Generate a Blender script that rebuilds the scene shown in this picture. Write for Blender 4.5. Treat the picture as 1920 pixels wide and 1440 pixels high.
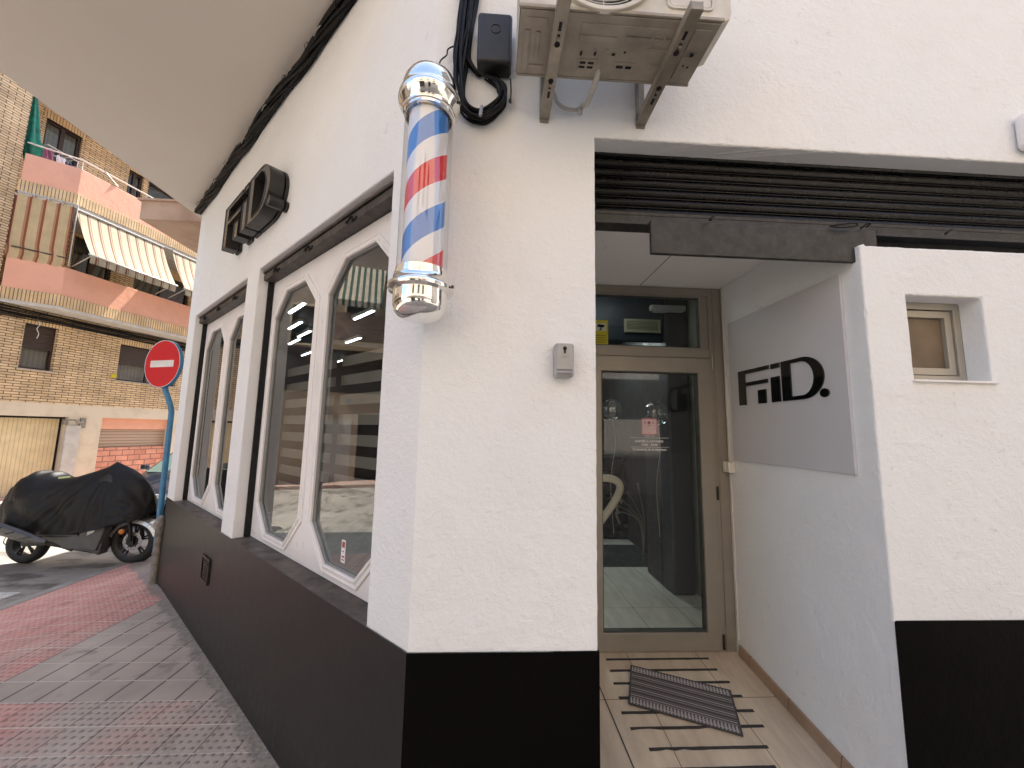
import bpy, bmesh, math, random
from mathutils import Vector, Matrix, noise
R = math.radians
random.seed(7)
scene = bpy.context.scene
for o in list(bpy.data.objects): bpy.data.objects.remove(o)

# ---------------------------------------------------------------- camera
cam_d = bpy.data.cameras.new('camera'); cam = bpy.data.objects.new('camera', cam_d)
scene.collection.objects.link(cam); scene.camera = cam
cam_d.sensor_width = 36.0; cam_d.lens = 36.0*730.0/1920.0
cam_d.clip_start = 0.02; cam_d.clip_end = 400
def camera_matrix():
    f = 730.0
    up = Vector((1080-960, -(-5300-720), -f)).normalized()
    y = Vector((920-960, -(806-720), -f)); y -= up*y.dot(up); y.normalize()
    x = y.cross(up)
    m = Matrix((x, y, up)).to_4x4()
    m.translation = Vector((0, 0, 1.80))
    return m
cam.matrix_world = camera_matrix()

# ---------------------------------------------------------------- light
scene.view_settings.view_transform = 'Standard'
scene.view_settings.look = 'None'
scene.view_settings.gamma = 1.0
scene.view_settings.exposure = 2.06
SUN = Vector((0.235, 0.62, 1.0)).normalized()
world = bpy.data.worlds.new('World'); scene.world = world; world.use_nodes = True
wn = world.node_tree; wn.nodes.clear()
wo = wn.nodes.new('ShaderNodeOutputWorld'); bg = wn.nodes.new('ShaderNodeBackground'); sk = wn.nodes.new('ShaderNodeTexSky')
sk.sky_type = 'NISHITA'; sk.sun_disc = False
sk.sun_elevation = math.asin(SUN.z); sk.sun_rotation = math.atan2(SUN.x, SUN.y)
sk.air_density = 1.0; sk.dust_density = 2.5; sk.ozone_density = 1.0
bg.inputs[1].default_value = 0.13
wn.links.new(sk.outputs[0], bg.inputs[0]); wn.links.new(bg.outputs[0], wo.inputs[0])
sl = bpy.data.lights.new('sun', 'SUN'); sl.energy = 4.5; sl.angle = R(0.5); sl.color = (1.0, 0.945, 0.85)
so = bpy.data.objects.new('sun', sl); scene.collection.objects.link(so)
so.rotation_euler = SUN.to_track_quat('Z', 'Y').to_euler(); so.location = (0, 0, 20)
scene.cycles.max_bounces = 10; scene.cycles.diffuse_bounces = 6; scene.cycles.transparent_max_bounces = 16
scene.cycles.use_denoising = True
scene.cycles.sample_clamp_indirect = 6.0

# ---------------------------------------------------------------- materials
MATS = {}
def new_mat(name):
    m = bpy.data.materials.new(name); m.use_nodes = True
    nt = m.node_tree; nt.nodes.clear()
    out = nt.nodes.new('ShaderNodeOutputMaterial'); b = nt.nodes.new('ShaderNodeBsdfPrincipled')
    nt.links.new(b.outputs[0], out.inputs[0])
    MATS[name] = m
    return m, nt, b, out
def N(nt, t, **kw):
    n = nt.nodes.new('ShaderNode'+t)
    for k, v in kw.items():
        if hasattr(n, k): setattr(n, k, v)
        else: n.inputs[k.replace('_', ' ')].default_value = v
    return n
def math_(nt, op, a, b=None, c=None):
    n = nt.nodes.new('ShaderNodeMath'); n.operation = op
    for i, v in enumerate((a, b, c)):
        if v is None: continue
        if hasattr(v, 'is_linked') or hasattr(v, 'links'): nt.links.new(v, n.inputs[i])
        else: n.inputs[i].default_value = v
    return n.outputs[0]
def mixc(nt, fac, a, b):
    n = nt.nodes.new('ShaderNodeMix'); n.data_type = 'RGBA'
    for s, v in ((0, fac), (6, a), (7, b)):
        if hasattr(v, 'links'): nt.links.new(v, n.inputs[s])
        else: n.inputs[s].default_value = v if s == 0 else (*v, 1)
    return n.outputs[2]
def noise_(nt, vec, scale, detail=4, rough=0.55):
    n = nt.nodes.new('ShaderNodeTexNoise'); n.inputs['Scale'].default_value = scale
    n.inputs['Detail'].default_value = detail; n.inputs['Roughness'].default_value = rough
    if vec is not None: nt.links.new(vec, n.inputs['Vector'])
    return n.outputs[0]
def ramp(nt, fac, stops, interp='LINEAR'):
    n = nt.nodes.new('ShaderNodeValToRGB'); n.color_ramp.interpolation = interp
    el = n.color_ramp.elements
    while len(el) < len(stops): el.new(0.5)
    for e, (p, c) in zip(el, stops):
        e.position = p; e.color = (*c, 1) if len(c) == 3 else c
    nt.links.new(fac, n.inputs[0]); return n.outputs[0]
def bump(nt, bsdf, h, strength=0.3, dist=0.01, prev=None):
    n = nt.nodes.new('ShaderNodeBump'); n.inputs['Strength'].default_value = strength; n.inputs['Distance'].default_value = dist
    nt.links.new(h, n.inputs['Height'])
    if prev is not None: nt.links.new(prev, n.inputs['Normal'])
    nt.links.new(n.outputs[0], bsdf.inputs['Normal']); return n.outputs[0]
def obco(nt): return nt.nodes.new('ShaderNodeTexCoord').outputs['Object']
def sep(nt, v):
    n = nt.nodes.new('ShaderNodeSeparateXYZ'); nt.links.new(v, n.inputs[0]); return n.outputs
def comb(nt, x, y, z=0.0):
    n = nt.nodes.new('ShaderNodeCombineXYZ')
    for i, v in enumerate((x, y, z)):
        if hasattr(v, 'links'): nt.links.new(v, n.inputs[i])
        else: n.inputs[i].default_value = v
    return n.outputs[0]

def simple(name, col, rough=0.5, metal=0.0, var=0.08, vscale=6.0, bstr=0.0, bscale=80.0, bdist=0.002, coat=0.0, spec=0.5):
    m, nt, b, out = new_mat(name); co = obco(nt)
    nz = noise_(nt, co, vscale, 5)
    dark = tuple(c*(1-var*2) for c in col); lite = tuple(min(1, c*(1+var)) for c in col)
    c = ramp(nt, nz, [(0.3, dark), (0.7, lite)])
    nt.links.new(c, b.inputs['Base Color'])
    b.inputs['Metallic'].default_value = metal
    rr = ramp(nt, noise_(nt, co, vscale*3, 4), [(0.3, (max(0.02, rough-0.08),)*3), (0.7, (min(1, rough+0.08),)*3)])
    nt.links.new(rr, b.inputs['Roughness'])
    b.inputs['Coat Weight'].default_value = coat; b.inputs['Specular IOR Level'].default_value = spec
    if bstr: bump(nt, b, noise_(nt, co, bscale, 6), bstr, bdist)
    return m

def stucco(name, col, stain=(0.55, 0.5, 0.45), rough=0.9, coarse=0.5, stainamt=0.12, spec=0.5, marks=True):
    m, nt, b, out = new_mat(name); co = obco(nt)
    n1 = noise_(nt, co, 2.2, 6, 0.6)
    f1 = ramp(nt, n1, [(0.45, (0, 0, 0)), (0.75, (1, 1, 1))])
    c = mixc(nt, math_(nt, 'MULTIPLY', f1, stainamt), col, stain)
    if marks:
        n2 = noise_(nt, co, 23, 3, 0.5); n3 = noise_(nt, co, 1.7, 2)
        sp = math_(nt, 'MULTIPLY', ramp(nt, n2, [(0.66, (0, 0, 0)), (0.70, (1, 1, 1))]), ramp(nt, n3, [(0.5, (0, 0, 0)), (0.58, (1, 1, 1))]))
        c = mixc(nt, math_(nt, 'MULTIPLY', sp, 0.17), c, tuple(x*0.55 for x in stain))
    nt.links.new(c, b.inputs['Base Color']); b.inputs['Roughness'].default_value = rough
    b.inputs['Specular IOR Level'].default_value = spec
    h1 = noise_(nt, co, 55, 6, 0.62); h2 = noise_(nt, co, 11, 4, 0.5); h3 = noise_(nt, co, 170, 3, 0.5)
    hh = math_(nt, 'ADD', math_(nt, 'MULTIPLY', h1, 1.0), math_(nt, 'MULTIPLY', h3, 0.35))
    p = bump(nt, b, h2, 0.22*coarse*2, 0.012)
    s_ = sep(nt, co); tw = noise_(nt, comb(nt, math_(nt, 'MULTIPLY', s_[0], 9), math_(nt, 'MULTIPLY', s_[1], 9), math_(nt, 'MULTIPLY', s_[2], 34)), 1.0, 4, 0.6)
    p = bump(nt, b, math_(nt, 'MULTIPLY', tw, ramp(nt, noise_(nt, co, 1.3, 3), [(0.35, (0.2,)*3), (0.65, (1, 1, 1))])), coarse*0.45, 0.008, p)
    dn = nt.nodes.new('ShaderNodeTexVoronoi'); dn.inputs['Scale'].default_value = 26; nt.links.new(co, dn.inputs['Vector'])
    pit = math_(nt, 'MULTIPLY', ramp(nt, dn.outputs['Distance'], [(0.0, (0, 0, 0)), (0.22, (1, 1, 1))]), 1.0)
    sel = ramp(nt, noise_(nt, co, 4.2, 3), [(0.5, (0, 0, 0)), (0.62, (1, 1, 1))])
    p = bump(nt, b, math_(nt, 'MULTIPLY', pit, sel), coarse*0.5, 0.004, p)
    v = ramp(nt, h1, [(0.5, (0, 0, 0)), (0.62, (1, 1, 1))])
    p2 = bump(nt, b, hh, coarse*0.62, 0.006, p)
    bump(nt, b, v, coarse*0.2, 0.003, p2)
    return m

def brick_mat(name, c1, c2, mortar, bw=0.25, bh=0.055, ms=0.008, vertical=False, offset=0.5, rough=0.85, bs=0.6):
    m, nt, b, out = new_mat(name); co = obco(nt); s = sep(nt, co)
    xx = math_(nt, 'SUBTRACT', s[0], math_(nt, 'MULTIPLY', s[1], 0.45))
    vec = comb(nt, s[2], xx) if vertical else comb(nt, xx, s[2])
    t = nt.nodes.new('ShaderNodeTexBrick'); nt.links.new(vec, t.inputs['Vector'])
    t.inputs['Scale'].default_value = 1.0; t.inputs['Brick Width'].default_value = bw; t.inputs['Row Height'].default_value = bh
    t.inputs['Mortar Size'].default_value = ms; t.inputs['Mortar Smooth'].default_value = 0.2; t.inputs['Bias'].default_value = 0.0
    t.inputs['Color1'].default_value = (*c1, 1); t.inputs['Color2'].default_value = (*c2, 1); t.inputs['Mortar'].default_value = (*mortar, 1)
    t.offset = offset
    nz = ramp(nt, noise_(nt, co, 3.0, 5), [(0.3, (0.72,)*3), (0.7, (1.08,)*3)])
    mm = nt.nodes.new('ShaderNodeMix'); mm.data_type = 'RGBA'; mm.blend_type = 'MULTIPLY'; mm.inputs[0].default_value = 1
    nt.links.new(t.outputs[0], mm.inputs[6]); nt.links.new(nz, mm.inputs[7])
    nt.links.new(mm.outputs[2], b.inputs['Base Color']); b.inputs['Roughness'].default_value = rough
    hh = math_(nt, 'SUBTRACT', math_(nt, 'MULTIPLY', noise_(nt, co, 60, 3), 0.3), t.outputs['Fac'])
    bump(nt, b, hh, bs, 0.01)
    return m

def stripe_mat(name, axis, period, stops, rough=0.8, rot=0.0, trans=0.0, bstr=0.1, shift=0.0):
    """flat woven or painted stripes: stops in 0..1 of one period along an object axis"""
    m, nt, b, out = new_mat(name); co = obco(nt); s = sep(nt, co)
    v = math_(nt, 'FRACT', math_(nt, 'DIVIDE', math_(nt, 'ADD', s[axis], 100*period+shift), period))
    c = ramp(nt, v, stops, 'CONSTANT')
    nz = ramp(nt, noise_(nt, co, 4.0, 5), [(0.3, (0.85,)*3), (0.7, (1.05,)*3)])
    mm = nt.nodes.new('ShaderNodeMix'); mm.data_type = 'RGBA'; mm.blend_type = 'MULTIPLY'; mm.inputs[0].default_value = 1
    nt.links.new(c, mm.inputs[6]); nt.links.new(nz, mm.inputs[7])
    nt.links.new(mm.outputs[2], b.inputs['Base Color']); b.inputs['Roughness'].default_value = rough
    if trans:
        tr = nt.nodes.new('ShaderNodeBsdfTranslucent'); nt.links.new(mm.outputs[2], tr.inputs[0])
        ms = nt.nodes.new('ShaderNodeMixShader'); ms.inputs[0].default_value = trans
        nt.links.new(b.outputs[0], ms.inputs[1]); nt.links.new(tr.outputs[0], ms.inputs[2]); nt.links.new(ms.outputs[0], out.inputs[0])
    bump(nt, b, noise_(nt, co, 300, 2), bstr, 0.001)
    return m

def glass_mat(name, tint=(0.9, 0.95, 0.93), rough=0.0, ior=1.5, boost=1.0, wav=0.0):
    m = bpy.data.materials.new(name); m.use_nodes = True; nt = m.node_tree; nt.nodes.clear(); MATS[name] = m
    out = nt.nodes.new('ShaderNodeOutputMaterial'); g = nt.nodes.new('ShaderNodeBsdfGlossy'); t = nt.nodes.new('ShaderNodeBsdfTransparent')
    g.inputs['Roughness'].default_value = rough; t.inputs[0].default_value = (*tint, 1)
    geo = nt.nodes.new('ShaderNodeNewGeometry'); dp = nt.nodes.new('ShaderNodeVectorMath'); dp.operation = 'DOT_PRODUCT'
    nt.links.new(geo.outputs['Normal'], dp.inputs[0]); nt.links.new(geo.outputs['Incoming'], dp.inputs[1])
    om = math_(nt, 'SUBTRACT', 1.0, math_(nt, 'ABSOLUTE', dp.outputs['Value']))
    f = math_(nt, 'MINIMUM', math_(nt, 'ADD', boost, math_(nt, 'MULTIPLY', math_(nt, 'POWER', om, 5.0), 1.0-boost)), 1.0)
    mx = nt.nodes.new('ShaderNodeMixShader'); nt.links.new(f, mx.inputs[0]); nt.links.new(t.outputs[0], mx.inputs[1]); nt.links.new(g.outputs[0], mx.inputs[2])
    nt.links.new(mx.outputs[0], out.inputs[0])
    if wav:
        co = obco(nt); n = nt.nodes.new('ShaderNodeBump'); n.inputs['Strength'].default_value = wav; n.inputs['Distance'].default_value = 0.01
        nt.links.new(noise_(nt, co, 2.5, 1), n.inputs['Height']); nt.links.new(n.outputs[0], g.inputs['Normal'])
    return m
def emit_mat(name, col, s):
    m = bpy.data.materials.new(name); m.use_nodes = True; nt = m.node_tree; nt.nodes.clear(); MATS[name] = m
    out = nt.nodes.new('ShaderNodeOutputMaterial'); e = nt.nodes.new('ShaderNodeEmission'); e.inputs[0].default_value = (*col, 1); e.inputs[1].default_value = s
    nt.links.new(e.outputs[0], out.inputs[0]); return m

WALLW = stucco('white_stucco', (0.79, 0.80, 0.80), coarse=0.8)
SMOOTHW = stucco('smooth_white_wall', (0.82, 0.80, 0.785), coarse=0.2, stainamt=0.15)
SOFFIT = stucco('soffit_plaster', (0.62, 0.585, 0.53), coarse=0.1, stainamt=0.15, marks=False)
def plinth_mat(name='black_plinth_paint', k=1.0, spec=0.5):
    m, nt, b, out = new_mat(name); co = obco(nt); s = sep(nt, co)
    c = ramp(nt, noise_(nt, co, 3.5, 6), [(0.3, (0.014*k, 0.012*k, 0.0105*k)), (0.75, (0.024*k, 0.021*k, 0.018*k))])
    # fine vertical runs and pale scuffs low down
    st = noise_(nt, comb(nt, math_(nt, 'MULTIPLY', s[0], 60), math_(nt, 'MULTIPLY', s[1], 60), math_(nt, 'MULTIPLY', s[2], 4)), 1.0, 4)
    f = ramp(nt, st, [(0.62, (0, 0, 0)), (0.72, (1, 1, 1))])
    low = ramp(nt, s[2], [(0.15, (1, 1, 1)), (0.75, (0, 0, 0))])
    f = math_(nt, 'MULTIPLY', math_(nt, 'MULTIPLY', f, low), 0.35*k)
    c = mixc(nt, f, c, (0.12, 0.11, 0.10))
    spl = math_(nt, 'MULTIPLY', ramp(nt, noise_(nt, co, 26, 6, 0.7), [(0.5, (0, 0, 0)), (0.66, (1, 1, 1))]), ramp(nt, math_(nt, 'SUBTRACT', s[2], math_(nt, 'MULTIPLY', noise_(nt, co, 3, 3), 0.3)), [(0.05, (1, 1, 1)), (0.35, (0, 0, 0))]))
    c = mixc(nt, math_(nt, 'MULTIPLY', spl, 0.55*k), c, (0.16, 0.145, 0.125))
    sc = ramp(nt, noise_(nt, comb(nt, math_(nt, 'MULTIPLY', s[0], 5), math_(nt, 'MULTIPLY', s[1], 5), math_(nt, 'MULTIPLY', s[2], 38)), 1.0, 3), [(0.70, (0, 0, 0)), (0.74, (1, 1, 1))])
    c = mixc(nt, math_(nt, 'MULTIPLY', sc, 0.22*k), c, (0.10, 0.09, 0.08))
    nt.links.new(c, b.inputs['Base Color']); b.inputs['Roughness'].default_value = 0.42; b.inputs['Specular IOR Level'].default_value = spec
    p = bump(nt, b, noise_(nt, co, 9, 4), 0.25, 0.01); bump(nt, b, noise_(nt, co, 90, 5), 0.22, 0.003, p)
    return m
PLINTH = plinth_mat(k=0.45); PLINTHF = plinth_mat('plinth_paint_shaded', 0.16, 0.06)  # front copy darker and duller: the sides' lighting difference put into the paint
BLACKM = simple('black_painted_steel', (0.004, 0.0038, 0.0036), 0.30, 0.0, 0.0, 9, spec=0.2)
BLACKMAT = simple('worn_black_paint', (0.020, 0.019, 0.018), 0.5, 0.0, 0.4, 22, 0.4, 60, 0.002)
RAILB = simple('brown_black_paint', (0.055, 0.046, 0.040), 0.5, 0.0, 0.3, 14, 0.3, 50, 0.002)
BLACKP = simple('black_plastic', (0.012, 0.012, 0.013), 0.45, 0, 0.1, 10, 0.1, 120)
CABLE = simple('black_cable', (0.005, 0.0046, 0.0042), 0.5, 0, 0.2, 20, spec=0.25)
GLOSSB = simple('black_acrylic', (0.004, 0.004, 0.004), 0.08, 0, 0.0, 5, coat=0.3)
LETTERB = simple('black_letter_enamel', (0.016, 0.0145, 0.013), 0.38, 0, 0.1, 5)
CHROME = simple('chrome', (0.86, 0.85, 0.82), 0.07, 1.0, 0.04, 9, 0.04, 14, 0.004)
WHITEP = simple('white_lacquer', (0.80, 0.775, 0.76), 0.35, 0, 0.03, 4, 0.08, 25, 0.002)
ALU = simple('bronze_aluminium', (0.30, 0.272, 0.228), 0.42, 0.2, 0.05, 5)
ALUL = simple('champagne_aluminium', (0.40, 0.37, 0.31), 0.4, 0.3, 0.05, 5)
ACW = simple('aged_white_metal', (0.60, 0.575, 0.51), 0.45, 0, 0.12, 9, 0.1, 60)
ACUNDER = simple('shadow_brown_base_pan', (0.34, 0.305, 0.25), 0.5, 0.1, 0.16, 8, 0.2, 40)  # base pan browned: shadow under the unit is put into its colour
STEEL = simple('bracket_steel', (0.30, 0.27, 0.22), 0.42, 0.35, 0.15, 14, 0.15, 60)
SILLM = simple('skylit_ledge_paint', (0.095, 0.080, 0.070), 0.5, 0, 0.35, 8, 0.7, 9, 0.01)  # ledge paint lightened: light on its upward face is put into the colour
SEALG = simple('shadow_grey_bead', (0.30, 0.30, 0.29), 0.5)  # reveal around the panes in grey: its recess shadow put into the colour
RUBBER = simple('rubber', (0.014, 0.013, 0.012), 0.7, 0, 0.15, 20, 0.2, 100)
SILVT = simple('silver_tape', (0.4, 0.4, 0.4), 0.3, 0.6)
DARK = simple('dark_void', (0.004, 0.004, 0.004), 0.8)
TRUNK = simple('white_plastic', (0.66, 0.64, 0.58), 0.4, 0, 0.04, 8)
BOARD = simple('grey_board', (0.56, 0.55, 0.56), 0.5, 0, 0.02, 2)
KEYM = simple('grey_zinc', (0.36, 0.36, 0.36), 0.38, 0.35, 0.06, 12)
HOSE = simple('grey_hose', (0.42, 0.41, 0.38), 0.55, 0, 0.1, 20)
GLASS = glass_mat('window_glass', (0.80, 0.84, 0.82), 0.0, 1.52, 0.20, 0.010)
DGLASS = glass_mat('door_glass', (0.90, 0.95, 0.92), 0.0, 1.5, 0.055, 0.008)
CYLG = glass_mat('clear_cylinder', (0.95, 0.96, 0.97), 0.02, 1.5, 0.13)
FROST = simple('frosted_amber_glass', (0.13, 0.092, 0.055), 0.45, 0, 0.3, 3, 0.12, 60)

# ---------------------------------------------------------------- object helpers
COL = scene.collection
W = {}
def tag(o, label=None, cat=None, group=None, kind=None):
    if label: o['label'] = label
    if cat: o['category'] = cat
    if group: o['group'] = group
    if kind: o['kind'] = kind
    return o
def thing(name, label, cat, M=None, group=None):
    o = bpy.data.objects.new(name, None); COL.objects.link(o)
    M = M if M is not None else Matrix.Identity(4)
    if not isinstance(M, Matrix): M = Matrix.Translation(Vector(M))
    o.matrix_world = M; W[o.name] = M.copy(); o.empty_display_size = 0.1
    return tag(o, label, cat, group)
def copy_tree(o, M, label=None, parent=None):
    c = o.copy(); COL.objects.link(c)
    if parent is None:
        c.matrix_basis = M; W[c.name] = M.copy()
        if label: c['label'] = label
    else:
        c.parent = parent; c.matrix_parent_inverse = o.matrix_parent_inverse.copy()
    for ch in o.children: copy_tree(ch, None, None, c)
    return c
def frame(origin, xdir, ydir=None):
    x = Vector(xdir).normalized(); z = Vector((0, 0, 1)); y = z.cross(x)
    if ydir is not None: y = Vector(ydir).normalized(); z = x.cross(y)
    m = Matrix.Identity(4)
    for i in range(3): m[i][0] = x[i]; m[i][1] = y[i]; m[i][2] = z[i]; m[i][3] = origin[i]
    return m
FL = frame((-0.272, 1.5, 0), (0.7265, -0.6872, 0))      # long shopfront wall: x runs back to the corner, negative = further
FF = Matrix.Translation((0, 1.5, 0))                       # doorway wall: x right, y into the wall
FA = frame((1.555, 0, 0), (0, -1, 0))                      # alcove side wall seen from the left: x towards the street, y into wall
FS = frame((0, 0, 0.1275), (1, 0, 0), (0, 1, 0.14))        # the sloping entrance floor
BD = Vector((0.24, 0.971, 0)).normalized()
FB = frame((-10.958, 9.615, 0), BD)                        # facade across the side street

class B:
    """collects shapes for one mesh, in the coordinates of a frame"""
    def __init__(s): s.v = []; s.f = []; s.m = []; s.cur = 0
    def add(s, vs, fs, T=None):
        o = len(s.v)
        for p in vs:
            p = Vector(p); s.v.append(T @ p if T is not None else p)
        for f in fs: s.f.append([i+o for i in f]); s.m.append(s.cur)
        return s
    def box(s, a, b, T=None):
        x0, y0, z0 = (min(a[i], b[i]) for i in range(3)); x1, y1, z1 = (max(a[i], b[i]) for i in range(3))
        return s.add([(x0,y0,z0),(x1,y0,z0),(x1,y1,z0),(x0,y1,z0),(x0,y0,z1),(x1,y0,z1),(x1,y1,z1),(x0,y1,z1)],
                     [(0,3,2,1),(4,5,6,7),(0,1,5,4),(1,2,6,5),(2,3,7,6),(3,0,4,7)], T)
    def quad(s, a, b, c, d): return s.add([a, b, c, d], [(0, 1, 2, 3)])
    def prism(s, poly, y0, y1, T=None):
        """poly of (x,z) extruded from y0 to y1"""
        n = len(poly)
        vs = [(x, y0, z) for x, z in poly] + [(x, y1, z) for x, z in poly]
        fs = [tuple(range(n)), tuple(range(2*n-1, n-1, -1))] + [(i, i+n, (i+1) % n+n, (i+1) % n) for i in range(n)]
        return s.add(vs, fs, T)
    def slab(s, poly, z0, z1, T=None):
        n = len(poly)
        vs = [(x, y, z0) for x, y in poly] + [(x, y, z1) for x, y in poly]
        fs = [tuple(range(n-1, -1, -1)), tuple(range(n, 2*n))] + [(i, (i+1) % n, (i+1) % n+n, i+n) for i in range(n)]
        return s.add(vs, fs, T)
    def ringprism(s, outer, inner, y0, y1):
        n = len(outer)
        vs = [(x, y0, z) for x, z in outer]+[(x, y0, z) for x, z in inner]+[(x, y1, z) for x, z in outer]+[(x, y1, z) for x, z in inner]
        fs = []
        for i in range(n):
            j = (i+1) % n
            fs += [(i, j, n+j, n+i), (2*n+i, 3*n+i, 3*n+j, 2*n+j), (i, 2*n+i, 2*n+j, j), (n+i, n+j, 3*n+j, 3*n+i)]
        return s.add(vs, fs)
    def sweep(s, rings):
        """rings: list of closed loops with the same number of points, joined one to the next"""
        n = len(rings[0]); vs = [p for r in rings for p in r]; fs = []
        for k in range(len(rings)-1):
            for i in range(n):
                j = (i+1) % n
                fs.append((k*n+i, k*n+j, (k+1)*n+j, (k+1)*n+i))
        return s.add(vs, fs)
    def lathe(s, prof, seg=48, T=None, close=False):
        n = len(prof); vs = []; fs = []
        for k in range(seg):
            a = 2*math.pi*k/seg; c, q = math.cos(a), math.sin(a)
            vs += [(r*c, r*q, z) for r, z in prof]
        for k in range(seg):
            k2 = (k+1) % seg
            for i in range(n if close else n-1):
                j = (i+1) % n
                fs.append((k*n+i, k2*n+i, k2*n+j, k*n+j))
        return s.add(vs, fs, T)
    def tube(s, pts, r, seg=8, smooth=0, caps=True):
        pts = [Vector(p) for p in pts]
        if smooth: pts = spline(pts, smooth)
        n = len(pts); rr = r if isinstance(r, (list, tuple)) else [r]*n
        if len(rr) != n: rr = [rr[int(i*(len(rr)-1)/(n-1))] for i in range(n)]
        rings = []; prev = None
        for i, p in enumerate(pts):
            t = (pts[min(i+1, n-1)]-pts[max(i-1, 0)]).normalized()
            if prev is None:
                up = Vector((0, 0, 1)) if abs(t.z) < 0.9 else Vector((1, 0, 0))
                a = t.cross(up).normalized()
            else:
                a = (prev - t*prev.dot(t)).normalized()
            prev = a; b = t.cross(a)
            rings.append([p+(a*math.cos(2*math.pi*k/seg)+b*math.sin(2*math.pi*k/seg))*rr[i] for k in range(seg)])
        o = len(s.v); s.sweep(rings)
        if caps:
            s.f.append([o+k for k in range(seg-1, -1, -1)]); s.m.append(s.cur)
            s.f.append([o+(n-1)*seg+k for k in range(seg)]); s.m.append(s.cur)
        return s
def spline(pts, k):
    out = []
    n = len(pts)
    for i in range(n-1):
        p0, p1, p2, p3 = pts[max(i-1, 0)], pts[i], pts[i+1], pts[min(i+2, n-1)]
        for j in range(k):
            t = j/k
            out.append(0.5*((2*p1)+(-p0+p2)*t+(2*p0-5*p1+4*p2-p3)*t*t+(-p0+3*p1-3*p2+p3)*t*t*t))
    out.append(pts[-1]); return out

def obj(name, b, mat, parent=None, M=None, bevel=0, smooth=False, seg=2, merge=True, kind=None, recalc=True, sub=0, autosm=None):
    me = bpy.data.meshes.new(name)
    me.from_pydata([tuple(v) for v in b.v], [], b.f)
    mats = mat if isinstance(mat, (list, tuple)) else [mat]
    for m in mats: me.materials.append(m)
    for i, p in enumerate(me.polygons): p.material_index = b.m[i]
    bm = bmesh.new(); bm.from_mesh(me)
    if merge: bmesh.ops.remove_doubles(bm, verts=bm.verts, dist=0.00005)
    if recalc: bmesh.ops.recalc_face_normals(bm, faces=bm.faces)
    bm.to_mesh(me); bm.free()
    if smooth:
        for p in me.polygons: p.use_smooth = True
        if autosm is not None: me.set_sharp_from_angle(angle=R(autosm))
    o = bpy.data.objects.new(name, me); COL.objects.link(o)
    M = M if M is not None else Matrix.Identity(4)
    W[o.name] = M.copy()
    if parent is not None:
        o.parent = parent; o.matrix_parent_inverse = W[parent.name].inverted()
    o.matrix_basis = M
    if sub:
        s = o.modifiers.new('sub', 'SUBSURF'); s.levels = sub; s.render_levels = sub
    if bevel:
        bv = o.modifiers.new('bevel', 'BEVEL'); bv.width = bevel; bv.segments = seg; bv.limit_method = 'ANGLE'; bv.angle_limit = R(35)
    if kind: o['kind'] = kind
    return o

def grid(b, xs, zs, holes, depth=0.12, y=0.0, sides=''):
    """wall face in the x-z plane with rectangular holes whose reveals run back to depth"""
    def hole(x, z): return any(h[0]-1e-6 < x < h[2]+1e-6 and h[1]-1e-6 < z < h[3]+1e-6 for h in holes)
    def dep(x, z):
        for h in holes:
            if h[0]-1e-6 < x < h[2]+1e-6 and h[1]-1e-6 < z < h[3]+1e-6: return h[4] if len(h) > 4 else depth
    for h in holes: xs = xs+[h[0], h[2]]; zs = zs+[h[1], h[3]]
    xs = sorted(set(round(v, 5) for v in xs if min(xs[:1]+xs) <= v)); zs = sorted(set(round(v, 5) for v in zs))
    nx, nz = len(xs)-1, len(zs)-1
    H = [[hole((xs[i]+xs[i+1])/2, (zs[j]+zs[j+1])/2) for j in range(nz)] for i in range(nx)]
    for i in range(nx):
        for j in range(nz):
            x0, x1, z0, z1 = xs[i], xs[i+1], zs[j], zs[j+1]
            if not H[i][j]:
                b.quad((x0, y, z0), (x1, y, z0), (x1, y, z1), (x0, y, z1)); continue
            d = y+dep((x0+x1)/2, (z0+z1)/2)
            if i > 0 and not H[i-1][j]: b.quad((x0, y, z0), (x0, d, z0), (x0, d, z1), (x0, y, z1))
            if i < nx-1 and not H[i+1][j]: b.quad((x1, y, z0), (x1, d, z0), (x1, d, z1), (x1, y, z1))
            if j > 0 and not H[i][j-1]: b.quad((x0, y, z0), (x1, y, z0), (x1, d, z0), (x0, d, z0))
            if j < nz-1 and not H[i][j+1]: b.quad((x0, y, z1), (x1, y, z1), (x1, d, z1), (x0, d, z1))
    return xs, zs
def text_mesh(txt, size, depth=0.0005, bold=0.0):
    cu = bpy.data.curves.new('t', 'FONT'); cu.body = txt; cu.size = size; cu.extrude = depth; cu.align_x = 'CENTER'; cu.offset = bold
    o = bpy.data.objects.new('t', cu); COL.objects.link(o)
    dg = bpy.context.evaluated_depsgraph_get(); me = o.evaluated_get(dg).to_mesh()
    vs = [v.co.copy() for v in me.vertices]; fs = [tuple(p.vertices) for p in me.polygons]
    o.evaluated_get(dg).to_mesh_clear(); bpy.data.objects.remove(o)
    return vs, fs
def add_text(b, txt, size, x, y, z, bold=0.0, sx=1.0):
    vs, fs = text_mesh(txt, size, 0.0004, bold)
    b.add([(x+v.x*sx, y-v.z, z+v.y) for v in vs], fs)

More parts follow.
